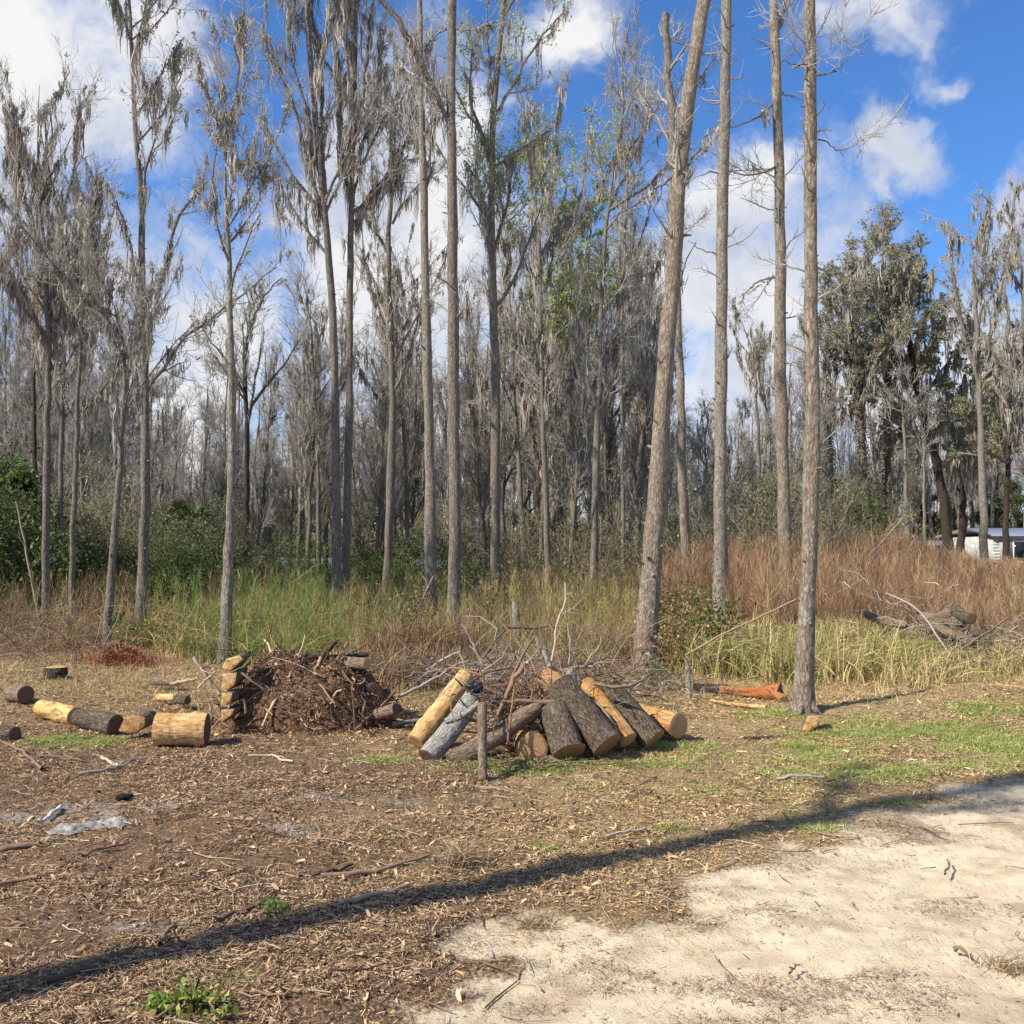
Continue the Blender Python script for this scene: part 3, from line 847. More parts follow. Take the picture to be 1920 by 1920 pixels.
T('thin_tree', 'thin straight trunk second from the left edge group', [(110, 1165), (113, 950), (117, 750), (121, 560), (125, 420)], (13, 5), 24, crown=1, c0=.5, n1=10, L1=2.2, moss=1.5, mossL=.9, ext=0, seed=25)
T('thin_tree', 'thin crooked trunk with pale lower stem right of the left edge group', [(132, 1185), (136, 1020), (142, 870), (146, 720), (155, 600), (150, 480)], (13, 5), 20, crown=1, c0=.5, n1=10, L1=2.0, moss=1.5, mossL=.8, ext=0, seed=26)
T('thin_tree', 'thin dark trunk closest to the left edge', [(66, 1150), (66, 950), (64, 750), (60, 560), (40, 420)], (11, 4), 26, crown=1, c0=.5, n1=10, L1=2.4, moss=1.4, mossL=.9, ext=0, seed=27, mat='bark_dark')
T('spreading_tree', 'dark many limbed tree behind the slender pale trunk', [(460, 1110), (462, 950), (464, 790), (458, 690), (455, 600)], (14, 8), 30,
  limbs=[([(462, 780), (490, 730), (530, 690), (560, 640)], 7, 2), ([(460, 740), (430, 680), (395, 640), (370, 600)], 6, 2), ([(458, 660), (475, 590), (505, 540), (530, 520)], 6, 2), ([(464, 800), (480, 700), (495, 620)], 5, 2)],
  crown=1.2, c0=.6, n1=8, L1=2.4, moss=.4, mossL=.5, ext=0, seed=28, mat='bark_dark', leaf=300)
T('mossy_tree', 'mossy trunk with bright green crown tips between centre and leaning trunk', [(1078, 1085), (1076, 950), (1070, 800), (1066, 650), (1068, 500), (1075, 400), (1085, 320)], (16, 6), 36,
  limbs=[([(1068, 500), (1040, 400), (1015, 330), (1005, 270)], 6, 2), ([(1072, 430), (1095, 340), (1105, 260), (1100, 230)], 6, 2), ([(1070, 460), (1110, 380), (1150, 300), (1165, 270)], 6, 2)],
  crown=1.4, c0=.35, n1=14, L1=3.2, moss=1.6, mossL=1.1, ext=0, seed=29, leaf=14000, lcol=(.36, .48, .10), lsize=.11, mossw=.03)
T('mossy_tree', 'slim mossy trunk leaning slightly left, first right of the centre tree', [(1028, 1095), (1024, 950), (1018, 780), (1013, 600), (1012, 450), (1002, 350), (1000, 290)], (13, 6), 33,
  limbs=[([(1005, 360), (1035, 290), (1045, 220), (1050, 160)], 6, 2), ([(1012, 480), (1045, 420), (1070, 400)], 5, 2)], crown=1.3, c0=.35, n1=14, L1=3, moss=2.0, mossL=1.1, ext=0, seed=30, mossw=.03)
T('mossy_tree', 'short slim mossy trunk just right of the tall centre tree', [(986, 1085), (978, 950), (970, 820), (962, 700), (960, 600), (950, 500)], (12, 5), 35, crown=1.2, c0=.4, n1=12, L1=2.8, moss=1.8, mossL=1.0, ext=0, seed=31, mossw=.03)
T('mossy_tree', 'dark mossy trunk with a long bough reaching right towards the leaning trunk', [(1112, 1110), (1115, 950), (1121, 780), (1127, 600), (1133, 450), (1150, 330), (1160, 240)], (17, 7), 30,
  limbs=[([(1142, 395), (1180, 370), (1220, 345), (1250, 310)], 6, 3), ([(1150, 310), (1180, 280), (1215, 230), (1240, 190)], 6, 2), ([(1160, 260), (1170, 180), (1165, 110), (1180, 40)], 5, 2), ([(1138, 660), (1165, 570), (1200, 450), (1225, 370)], 5, 2)],
  crown=1.1, c0=.4, n1=12, L1=2.6, moss=1.4, mossL=.8, ext=0, seed=32, leaf=900)
T('thin_tree', 'very thin stem hugging the dark mossy trunk on its right', [(1138, 1090), (1136, 920), (1133, 780), (1140, 650), (1145, 560)], (8, 3), 38, crown=1, c0=.4, n1=9, L1=2.6, moss=1.2, mossL=.8, ext=0, seed=33, mossw=.03)
T('thin_tree', 'thin trunk behind and right of the crooked dark tree', [(765, 1080), (763, 930), (756, 780), (752, 650), (760, 520)], (10, 4), 36, crown=1.1, c0=.4, n1=11, L1=3, moss=1.4, mossL=.9, ext=0, seed=34, mossw=.03)
T('straight_tree', 'darker trunk standing right behind the leaning trunk', [(1290, 1165), (1287, 1050), (1279, 900), (1277, 750), (1272, 600), (1268, 480), (1255, 380)], (22, 13), None, crown=.9, c0=.7, n1=6, L1=1.8, moss=.4, mossL=.5, ext=0, seed=35, mat='bark_warm')
T('thin_tree', 'thin bare tree left of the close pair', [(598, 1060), (597, 930), (595, 800), (588, 700), (580, 560)], (10, 4), 34, limbs=[([(596, 900), (560, 820), (520, 740)], 4, 1.5)], crown=1.2, c0=.35, n1=12, L1=2.8, moss=.5, mossL=.6, ext=0, seed=36)
# ---- right hand group
T('bare_tree', 'pale trunk at right with fan of mossy limbs and bare white tips', [(1846, 1090), (1843, 950), (1839, 800), (1835, 700), (1832, 620), (1825, 500), (1815, 400)], (17, 6), 44,
  limbs=[([(1836, 720), (1805, 620), (1790, 540), (1780, 440)], 9, 3), ([(1836, 700), (1865, 600), (1885, 500), (1900, 400), (1905, 350)], 10, 4), ([(1870, 590), (1845, 480), (1850, 420), (1835, 400)], 5, 2), ([(1836, 740), (1880, 660), (1925, 600)], 7, 3)],
  crown=1.4, c0=.55, n1=10, L1=2.7, moss=1.5, mossL=1.3, ext=0, seed=37, mat='bark_pale', mossw=.045)
T('bare_tree', 'tall mossy tree cut by the right edge', [(1935, 1080), (1930, 900), (1925, 700), (1920, 600), (1916, 520), (1912, 440)], (18, 5), 40, crown=1.4, c0=.4, n1=14, L1=2.8, moss=1.5, mossL=1.3, ext=0, seed=38, mossw=.04)
T('oak_tree', 'dark leaning oak with grey green leaves and long moss at right', [(1778, 1030), (1770, 930), (1752, 850), (1728, 770), (1712, 690), (1700, 600), (1690, 520)], (20, 8), 50,
  limbs=[([(1760, 880), (1790, 850), (1830, 835), (1880, 830)], 10, 4), ([(1728, 780), (1680, 740), (1630, 730), (1590, 760)], 8, 3), ([(1715, 700), (1760, 620), (1780, 560)], 8, 3), ([(1712, 690), (1660, 610), (1610, 560), (1580, 520)], 8, 3), ([(1740, 830), (1790, 760), (1810, 700)], 7, 3), ([(1740, 820), (1690, 800), (1640, 830)], 6, 3)],
  crown=1.6, c0=.4, n1=14, L1=3.1, moss=2.2, mossL=1.8, ext=0, seed=39, mat='bark_dark', leaf=60000, lcol=(.30, .30, .19), lsize=.10, up=.06, mossw=.05)
T('vine_clad_tree', 'vine wrapped trunk under the left part of the oak crown', [(1628, 1010), (1622, 900), (1612, 780), (1605, 680), (1590, 570), (1580, 500)], (16, 8), 48, crown=1.4, c0=.35, n1=16, L1=3.4, moss=1.5, mossL=1.6, ext=0, seed=40, ivy=2600, leaf=22000, lcol=(.32, .31, .20), lsize=.10, mossw=.045)
T('vine_clad_tree', 'vine wrapped trunk under the middle of the oak crown', [(1668, 1010), (1665, 900), (1662, 780), (1665, 650), (1672, 520), (1680, 490)], (15, 7), 52, crown=1.3, c0=.4, n1=14, L1=3.4, moss=1.4, mossL=1.6, ext=0, seed=41, ivy=2600, leaf=18000, lcol=(.32, .31, .20), lsize=.10, mossw=.045)
T('vine_clad_tree', 'reddish vine wrapped trunk just right of the nearest straight trunk', [(1556, 1010), (1554, 900), (1552, 800), (1550, 700), (1548, 640)], (16, 7), 50, crown=1.2, c0=.5, n1=10, L1=2.4, moss=1.2, mossL=1.2, ext=0, seed=42, ivy=3200, mossw=.04)
T('oak_tree', 'low broad mossy oak whose crown fills the gap right of the leaning oak', [(1800, 1040), (1805, 960), (1812, 880), (1820, 820), (1815, 760)], (16, 8), 58,
  limbs=[([(1812, 880), (1850, 820), (1890, 780), (1925, 770)], 8, 3), ([(1815, 850), (1780, 800), (1750, 770)], 7, 3), ([(1820, 820), (1860, 750), (1870, 700)], 7, 3)],
  crown=1.4, c0=.35, n1=14, L1=3.8, moss=2.0, mossL=1.6, ext=0, seed=61, mat='bark_dark', leaf=30000, lcol=(.30, .30, .19), lsize=.10, up=.06, mossw=.05)
T('thin_tree', 'pale thin trunk left of the oak, thicker of two', [(1702, 1030), (1699, 930), (1696, 830), (1690, 740)], (9, 5), 46, crown=.8, c0=.6, n1=6, L1=2.4, ext=0, seed=43, mat='bark_pale')
T('thin_tree', 'pale thin trunk left of the oak, thinner of two', [(1734, 1030), (1733, 940), (1732, 860), (1735, 780)], (7, 4), 46, crown=.8, c0=.6, n1=6, L1=2.2, ext=0, seed=44, mat='bark_pale')
T('dark_tree', 'black trunk in front of the white house at the right edge', [(1886, 1075), (1886, 980), (1889, 880), (1893, 800), (1900, 740)], (14, 9), 46, limbs=[([(1889, 870), (1860, 850), (1830, 845)], 6, 3)], crown=1.2, c0=.5, n1=8, L1=3.4, ext=0, seed=45, mat='bark_dark', leaf=22000, lcol=(.27, .28, .16), lsize=.10, moss=.6, mossL=1.4, mossw=.04)
T('thin_tree', 'thin mossy trunk between the mottled trunk and the forked trunk', [(1425, 1040), (1424, 900), (1420, 780), (1412, 660), (1385, 590)], (10, 4), 46, crown=1, c0=.5, n1=7, L1=2.2, moss=1.2, mossL=1.2, ext=0, seed=46, mossw=.04)
T('thin_tree', 'thin mossy stem deep in the wood left of the leaning trunk', [(1195, 1050), (1192, 900), (1190, 760), (1195, 620)], (9, 4), 50, crown=1.1, c0=.4, n1=10, L1=2.8, moss=1.2, mossL=1.2, ext=0, seed=47, mossw=.04)
T('bare_tree', 'upright bare pale tree filling the gap above the leaning trunk limb', [(1168, 1060), (1166, 860), (1165, 600), (1175, 380), (1178, 240), (1172, 130)], (8, 4), 34, limbs=[([(1178, 240), (1160, 170), (1150, 110), (1148, 60)], 4, 1.5), ([(1178, 240), (1190, 150), (1195, 60), (1192, 10)], 4, 1.5)],
  crown=1.2, c0=.75, n1=10, L1=2.6, ext=0, seed=48, up=.3, mat='bark_pale')

# the tree beside the road whose trunk throws the long shadow over the foreground
sb = gp(960, 1648)[:2] - SHDIR * 7.6
sb = np.array([sb[0], sb[1], float(H(*sb))])
rt = empty('roadside_tree', sb, 'tall tree beside the sand road whose trunk throws the long foreground shadow', 'tree')
rs_ = np.random.default_rng(5)
kz = np.linspace(-.15, 15, 24)
tof = .52 * (1 - sstep(kz, 1, 7.5)) + .05 * np.sin(kz * .9)
tp = np.stack([sb[0] + .49 * tof, sb[1] - .87 * tof, sb[2] + kz], -1); trr = np.interp(kz, [0, 1, 8, 15], [.19, .13, .105, .06])
mk('trunk', Geo().tubes(tp, trr, 14, lump=.1), MAT['bark_warm'], sb, rt)
A, AR = grow(tp[None], trr[None], 16, .56, 1, 2.0, 50, .1, .15, 8, .5, .06, .015, rs_)
B, BR = grow(A, AR, 130, .2, 1, .9, 42, .1, .15, 6, .5, .02, .006, rs_)
C, CR = grow(B, BR, 900, .2, 1, .4, 42, .1, .2, 5, .6, .01, .004, rs_)
mk('limbs', Geo().tubes(A, AR, 6), MAT['limb'], sb, rt)
gt = Geo().tubes(B, BR, 5); gt.tubes(C, CR, 4); mk('twigs', gt, MAT['twig'], sb, rt)


def pick(rng, n, cols, ws, var=.25):
    i = rng.choice(len(cols), n, p=np.array(ws) / sum(ws)); c = np.array(cols)[i]
    return c * rng.uniform(1 - var, 1 + var, (n, 1))


# ------------------------------------------------------------------ background wood: templates, then copies of thing and parts
def template(kind, seed):
    rng = np.random.default_rng(seed)
    root = bpy.data.objects.new({'bare': 'bare_tree', 'mossy': 'mossy_tree', 'green': 'evergreen_tree', 'palm': 'cabbage_palm', 'shrub': 'leafy_shrub', 'brush': 'bare_shrub'}[kind], None)
    link(root)
    parts = []
    O = np.zeros(3)

    def part(n, g, m): parts.append(mk(n, g, m, O, root))
    if kind in ('bare', 'mossy'):
        h = 14.0; z = np.linspace(-2.6, h * .85, 16)
        lean = rng.normal(size=2) * .05
        pt = np.stack([lean[0] * z + rng.normal(size=16) * .05, lean[1] * z, z], -1); r = np.interp(z, [0, h * .85], [.15, .035])
        part('trunk', Geo().tubes(pt, r, 7, lump=.1), MAT['bark_grey'])
        A, AR = grow(pt[None], r[None], 16, .42, 1, 3.0, 34, .2, .13, 7, .5, .06, .02, rng, .5)
        B, BR = grow(A, AR, 90, .15, 1, 1.5, 38, .16, .16, 5, .55, .03, .014, rng)
        C, CR = grow(B, BR, 480, .1, 1, .85, 38, .12, .18, 4, .6, .016, .011, rng)
        D, DR = grow(C, CR, 1500, .1, 1, .5, 42, .1, .2, 3, .7, .01, .008, rng)
        part('limbs', Geo().tubes(A, AR, 5), MAT['limb'])
        g = Geo(); c = np.array([.31, .285, .25])
        for q, qr, s in ((B, BR, 4), (C, CR, 3), (D, DR, 3)):
            g.tubes(q, qr, s, c * rng.uniform(.65, 1.3, (len(q), 1)))
        part('twigs', g, MAT['twig'])
        if kind == 'mossy':
            g = Geo(); moss_on(g, A, 75, 1.2, rng, .05, 10, .15); moss_on(g, B, 110, .9, rng, .045, 8, .12); part('hanging_moss', g, MAT['moss'])
    elif kind == 'green':
        h = 8.5; z = np.linspace(-2.6, h, 10); pt = np.stack([z * 0, z * 0, z], -1); r = np.interp(z, [0, h], [.14, .03])
        part('trunk', Geo().tubes(pt, r, 6), MAT['bark_dark'])
        A, AR = grow(pt[None], r[None], 36, .25, 1, 2.0, 62, .05, .12, 6, .4, .04, .015, rng, .5)
        B, BR = grow(A, AR, 260, .25, 1, .9, 45, .03, .15, 4, .5, .02, .01, rng)
        part('limbs', Geo().tubes(A, AR, 4).tubes(B, BR, 3), MAT['limb'])
        n = 15000; pi = rng.integers(0, len(B), n); c = interp(B[pi], rng.uniform(0, 1, n)) + rng.normal(size=(n, 3)) * .16
        tone = np.where(rng.random((n, 1)) < .75, [[.10, .13, .05]], [[.20, .22, .08]])
        part('leaves', Geo().leaves(c, .16 * rng.uniform(.5, 1.3, n), rng, tone * rng.uniform(.6, 1.4, (n, 1))), MAT['leaf'])
    elif kind == 'brush':
        n = 26; st = np.zeros((n, 7, 3)); st[:, 0, :2] = rng.normal(size=(n, 2)) * .3; st[:, 0, 2] = -.6
        d = nrm(rng.normal(size=(n, 3)) * [.35, .35, .1] + [0, 0, 1]); L = rng.uniform(2, 4.6, n)
        for k in range(1, 7):
            d = nrm(d + rng.normal(size=(n, 3)) * .09); st[:, k] = st[:, k - 1] + d * (L / 6)[:, None]
        r = np.linspace(.03, .009, 7)[None] * rng.uniform(.5, 1.3, (n, 1))
        B, BR = grow(st, r, 220, .2, 1, 1.3, 38, .12, .14, 5, .6, .012, .007, rng); C, CR = grow(B, BR, 900, .1, 1, .6, 40, .1, .18, 4, .6, .009, .006, rng)
        c = np.array([.27, .225, .18]); g = Geo()
        for q, qr, k in ((st, r, 5), (B, BR, 4), (C, CR, 3)):
            g.tubes(q, qr, k, c * rng.uniform(.6, 1.3, (len(q), 1)))
        part('stems', g, MAT['twig'])
        pi = rng.integers(0, len(C), 3600)
        part('leaves', Geo().leaves(interp(C[pi], rng.random(3600)) + rng.normal(size=(3600, 3)) * .06, .08 * rng.uniform(.5, 1.3, 3600), rng, pick(rng, 3600, [(.16, .19, .06), (.30, .26, .12)], [2, 1])), MAT['leaf'])
    elif kind == 'palm':
        h = 2.2 + rng.random() * 1.2; z = np.linspace(-2.6, h, 8); pt = np.stack([z * 0, z * 0, z], -1)
        part('trunk', Geo().tubes(pt, np.full(8, .17), 9, lump=.2), MAT['bark_dark'])
        g = Geo()
        for k in range(26):
            az, el = rng.uniform(0, 6.283), rng.uniform(-.5, 1.2)
            d = np.array([math.cos(az) * math.cos(el), math.sin(az) * math.cos(el), math.sin(el)])
            s = nrm(np.cross(d, [0, 0, 1])); u = np.cross(s, d); c = np.array([0, 0, h])
            hub = c + d * .8 + np.array([0, 0, -.1]); pet = np.stack([c, c + d * .45, hub])[None]
            g.ribbons(pet, np.full(1, .03), u[None], np.array([[.12, .16, .05]]), rng)
            nl = 26; a = np.linspace(-1.9, 1.9, nl)[:, None]
            dd = nrm(np.cos(a) * d + np.sin(a) * s + u * .12 * np.cos(3 * a)); L = .8 * (1 - .12 * np.abs(a))
            pa = np.stack([hub + dd * 0, hub + dd * L * .35, hub + dd * L * .7 + [0, 0, -.04], hub + dd * L + [0, 0, -.22]], 1)
            col = np.array([.075, .105, .03]) * rng.uniform(.6, 1.5) * np.ones((nl, 1))
            g.ribbons(pa, np.array([[.02, .055, .04, .008]]) * np.ones((nl, 1)), u[None] * np.ones((nl, 1)), col, rng)
        part('fronds', g, MAT['leaf'])
    else:
        n = 12000; ncl = 60
        cc = rng.normal(size=(ncl, 3)) * [.55, .55, .5] + [0, 0, 1.0]; cc[:, 2] = np.abs(cc[:, 2]) + .1
        st = np.stack([np.zeros((ncl, 3)) + [0, 0, -2.6], np.zeros((ncl, 3)), cc * .5 + rng.normal(size=(ncl, 3)) * .06, cc], 1)
        part('stems', Geo().tubes(st, np.array([[.02, .018, .01, .005]]) * np.ones((ncl, 1)), 4), MAT['limb'])
        ci = rng.integers(0, ncl, n); c = cc[ci] + rng.normal(size=(n, 3)) * .2
        part('leaves', Geo().leaves(c, .066 * rng.uniform(.5, 1.4, n), rng, np.array([.10, .135, .045]) * rng.uniform(.5, 1.6, (n, 1))), MAT['leaf'])
    return root, parts


def place(tp, x, y, s, rz, label, cat, group, used):
    root, parts = tp
    if id(root) not in used:
        used.add(id(root)); o = root
    else:
        o = root.copy(); link(o)
        for p in parts:
            q = p.copy(); link(q); q.parent = o
    o.location = (x, y, float(H(x, y))); o.scale = (s[0], s[0], s[1]); o.rotation_euler = (0, 0, rz)
    tag(o, label, cat, group); made.setdefault(group, []).append(o)
    return o


used = set()
GAPS = [(90, 'left edge trees'), (265, 'dark forking tree'), (425, 'slender pale trunk'), (638, 'close pair of trunks'), (728, 'crooked dark tree'), (830, 'dark straight trunk'),
        (928, 'tall centre tree'), (1028, 'slim mossy trunk'), (1115, 'dark mossy trunk'), (1225, 'leaning trunk'), (1350, 'mottled pale trunk'), (1470, 'forked trunk'), (1515, 'nearest trunk'), (1628, 'vine wrapped trunks'), (1842, 'pale trunk at right')]
ORD = 'first second third fourth fifth sixth seventh eighth ninth tenth eleventh twelfth thirteenth fourteenth fifteenth sixteenth seventeenth eighteenth nineteenth twentieth'.split() + ['%dth' % k for k in range(21, 40)]


def relabel(objs, what):
    gaps = {}
    for o in objs:
        px = CX + o.location.x / o.location.y * F
        k = sum(px > g[0] for g in GAPS); gaps.setdefault(k, []).append((px, o))
    for k, l in gaps.items():
        l.sort(key=lambda t: t[0])
        where = ('left of the ' + GAPS[0][1] if k == 0 else 'right of the ' + GAPS[-1][1] if k == len(GAPS) else 'between %s and %s' % (GAPS[k - 1][1], GAPS[k][1]))
        for i, (px, o) in enumerate(l):
            o['label'] = ('%s %s' % (what, where)) if len(l) == 1 else '%s %s from left %s' % (ORD[i], what, where)


made = {}
tb = [template('bare', 101 + i) for i in range(4)]; tm = [template('mossy', 111 + i) for i in range(3)]
tg = [template('green', 121 + i) for i in range(2)]; tpal = [template('palm', 131 + i) for i in range(2)]; tsh = [template('shrub', 141 + i) for i in range(2)]
rb = np.random.default_rng(77)
avoid = [(475, 642, 43), (668, 905, 47), (1145, 1270, 62), (1682, 2010, 62)]
for i in range(124):
    px = -60 + 2060 * ((i * 0.61803) % 1.0) + rb.uniform(-10, 10)
    Y = rb.uniform(34, 88)
    for a0, a1, ya in avoid:
        if a0 - 25 < px < a1 + 25 and ya - 2 < Y < ya + 14:
            Y = ya + 15 + rb.uniform(0, 8)
    if 1540 < px and Y < 60:
        Y = 82 + rb.uniform(0, 8)
    top = np.interp(px, [0, 250, 480, 650, 900, 1180, 1300, 1500, 1600, 1900], [500, 560, 600, 590, 530, 580, 650, 650, 690, 640]) + rb.uniform(-60, 130)
    hh = (1035 - top) * Y / F + 1.6
    mossy = rb.random() < .4
    tp = tm[i % 3] if mossy else tb[i % 4]
    hs = np.clip(hh / 14, .45, 1.5)
    place(tp, P(px, 1000, Y)[0], Y, (hs * rb.uniform(.8, 1.0), hs), rb.uniform(0, 6.28),
          'slim grey tree hung with moss deep in the background wood' if mossy else 'slim bare grey brown tree deep in the background wood', 'tree',
          'mossy trees deep in the wood' if mossy else 'bare trees deep in the wood', used)
for i in range(42):
    px = [900 + 360 * ((i * .61803) % 1), 10 + 300 * ((i * .61803) % 1), 500 + 320 * ((i * .61803) % 1)][0 if i % 4 < 2 else (i % 4) - 1] + rb.uniform(-6, 6)
    Y = rb.uniform(33, 60)
    for a0, a1, ya in avoid:
        if a0 - 25 < px < a1 + 25 and ya - 2 < Y < ya + 10:
            Y = ya - 4
    top = (rb.uniform(250, 500) if 880 < px < 1230 else rb.uniform(360, 600)) if px < 1230 else 600
    hs = ((1035 - top) * Y / F + 1.6) / 14
    mo = i % 5 != 0
    place((tm if mo else tb)[i % 3], P(px, 1000, Y)[0], Y, (hs * rb.uniform(.7, .9), hs), rb.uniform(0, 6.28), '', 'tree',
          'mossy trees deep in the wood' if mo else 'bare trees deep in the wood', used)
for i, (px, Y, hh) in enumerate([(-10, 30, 5.5), (40, 36, 6), (390, 40, 6.5), (420, 52, 8), (520, 56, 7), (700, 54, 7.5), (870, 56, 7.5), (800, 60, 7), (1150, 52, 5.5), (1000, 56, 6), (1200, 54, 5), (930, 50, 5), (1080, 58, 6.5), (1290, 60, 6), (1380, 62, 6), (740, 52, 5.5), (580, 48, 5), (1450, 60, 6.5), (960, 66, 8), (1040, 60, 7), (1210, 75, 8), (1560, 62, 7), (1590, 58, 6), (1650, 86, 9),
                                  (1790, 84, 9), (1860, 84, 9), (1910, 80, 8), (1740, 86, 8), (1330, 82, 8), (1420, 84, 9), (1490, 80, 8), (250, 60, 8), (150, 62, 8), (330, 64, 8), (620, 66, 8), (100, 45, 6)]):
    s = hh / 9.3
    place(tg[i % 2], P(px, 1000, Y)[0], Y, (s * 1.15, s), i * 1.7, 'dark evergreen rising in the background wood', 'tree', 'evergreens in the background wood', used)
for i, (px, Y, s) in enumerate([(345, 29, .85), (300, 32, .8), (372, 31, .8), (702, 38, .95), (740, 44, 1), (25, 27, 1.0), (195, 36, .8), (1060, 48, .9), (660, 44, .8), (880, 50, 1), (-15, 24, 1.0)]):
    place(tpal[i % 2], P(px, 1000, Y)[0], Y, (s, s), i * 2.1, 'fan leaved palm low in the wood behind the weeds', 'palm', 'palms behind the weeds', used)
for i, (px, Y, s) in enumerate([(30, 25, 1.3), (-20, 22, 1.4), (110, 29, 1.1), (285, 27, 1.0), (330, 24, .9), (395, 26, 1.0), (500, 30, .9), (560, 33, 1), (690, 32, 1), (770, 34, 1.1), (900, 36, 1.1), (180, 30, 1.1), (990, 40, 1.2),
                                 (1060, 42, 1.1), (1160, 44, 1.1), (1210, 46, 1.2), (240, 34, 1.2), (70, 34, 1.4), (150, 25, .9), (440, 36, 1.1), (620, 38, 1.1), (840, 40, 1.2)]):
    place(tsh[i % 2], P(px, 1000, Y)[0], Y, (s, s * 1.05), i * 1.3, 'dark leafy shrub in the undergrowth at the foot of the trees', 'shrub', 'shrubs in the undergrowth', used)

tbr = [template('brush', 151 + i) for i in range(3)]
for i in range(78):
    px = -60 + 1640 * ((i * 0.61803 + .3) % 1.0); Y = 26 + 30 * ((i * .377) % 1.0)
    for a0, a1, ya in avoid:
        if a0 - 25 < px < a1 + 25 and ya - 5 < Y < ya + 6:
            Y = ya + 7
    s = rb.uniform(.7, 1.25) * (.55 + Y / 60)
    place(tbr[i % 3], P(px, 1000, Y)[0], Y, (s, s), rb.uniform(0, 6.28), '', 'shrub', 'bare shrubs among the trees', used)
for gname, what in (('mossy trees deep in the wood', 'background mossy tree'), ('bare trees deep in the wood', 'background bare tree'), ('evergreens in the background wood', 'evergreen'),
                    ('palms behind the weeds', 'fan palm'), ('shrubs in the undergrowth', 'leafy shrub'), ('bare shrubs among the trees', 'bare twiggy shrub')):
    relabel(made[gname], what)


def far_woods():
    rng = np.random.default_rng(9); g = Geo()
    n = 620; x = rng.uniform(-85, 85, n); y = rng.uniform(92, 135, n); h = rng.uniform(9, 19, n)
    k = np.linspace(0, 1, 4)[None, :, None]
    base = np.stack([x, y, x * 0 - 2.6], -1); top = base + np.stack([rng.normal(size=n) * .8, rng.normal(size=n) * .5, h + 2.6], -1)
    pa = base[:, None] * (1 - k) + top[:, None] * k
    g.tubes(pa, np.array([[.2, .15, .09, .03]]) * np.ones((n, 1)), 4, np.array([.28, .25, .21]) * rng.uniform(.6, 1.4, (n, 1)))
    B, BR = grow(pa, np.ones((n, 4)) * .05, 9000, .25, 1, 3.4, 36, .15, .15, 4, 1, .03, .02, rng, .5)
    g.tubes(B, BR * .8, 3, np.array([.29, .27, .24]) * rng.uniform(.6, 1.3, (len(B), 1)))
    C, CR = grow(B, BR, 30000, .2, 1, 1.2, 40, .15, .15, 3, 1, .02, .016, rng, .5)
    g.tubes(C, CR, 3, np.array([.30, .28, .25]) * rng.uniform(.6, 1.3, (len(C), 1)))
    nc = 700; cc = np.stack([rng.uniform(-85, 85, nc), rng.uniform(95, 125, nc), rng.gamma(2, 1.5, nc) - 1.5], -1)
    m = 60000; ci = rng.integers(0, nc, m); c = cc[ci] + rng.normal(size=(m, 3)) * [1.5, 1, 1.2]
    tone = np.where(rng.random((m, 1)) < .5, [[.09, .11, .05]], [[.18, .15, .10]]) * rng.uniform(.6, 1.4, (m, 1))
    g.leaves(c, .42 * rng.uniform(.5, 1.3, m), rng, tone)
    tag(mk('woods', g, MAT['twig']), 'distant mass of bare trees and dark brush closing the view', 'woods', kind='stuff')


far_woods()


# ------------------------------------------------------------------ undergrowth
def region(n, y0, y1, u0, u1, rng, dens=None, pw=1.0):
    """random ground points between depths y0,y1 and photo columns u0,u1"""
    y = y0 + (y1 - y0) * rng.random(n) ** pw; px = rng.uniform(u0, u1, n)
    x = (px - CX) / F * y
    if dens is not None:
        k = rng.random(n) < dens(x, y, px); x, y, px = x[k], y[k], px[k]
    return x, y, px


def blades(g, x, y, hgt, rng, width, arch, col, K=5, z=None):
    n = len(x); z = H(x, y) if z is None else z
    az = rng.uniform(0, 6.283, n); d = np.stack([np.cos(az), np.sin(az), az * 0], -1)
    k = np.linspace(0, 1, K)
    a = (arch * rng.uniform(.2, 1.5, n))[:, None]
    hor = a * k[None] ** 2 * hgt[:, None]; ver = hgt[:, None] * (k[None] - .35 * np.minimum(a, 1.6) * k[None] ** 2.6)
    pa = np.stack([x[:, None] + d[:, :1] * hor, y[:, None] + d[:, 1:2] * hor, z[:, None] - .02 + ver], -1)
    w = np.asarray(width)[:, None] * np.array([.8, 1, .85, .55, .1])[None] if K == 5 else np.asarray(width)[:, None] * np.linspace(1, .1, K)[None]
    side = np.stack([-d[:, 1], d[:, 0], rng.normal(size=n) * .3], -1)
    side = nrm(np.cross(side, np.array([0, 0, 1.0])) + rng.normal(size=(n, 3)) * .3)
    g.ribbons(pa, w, side, col, rng)


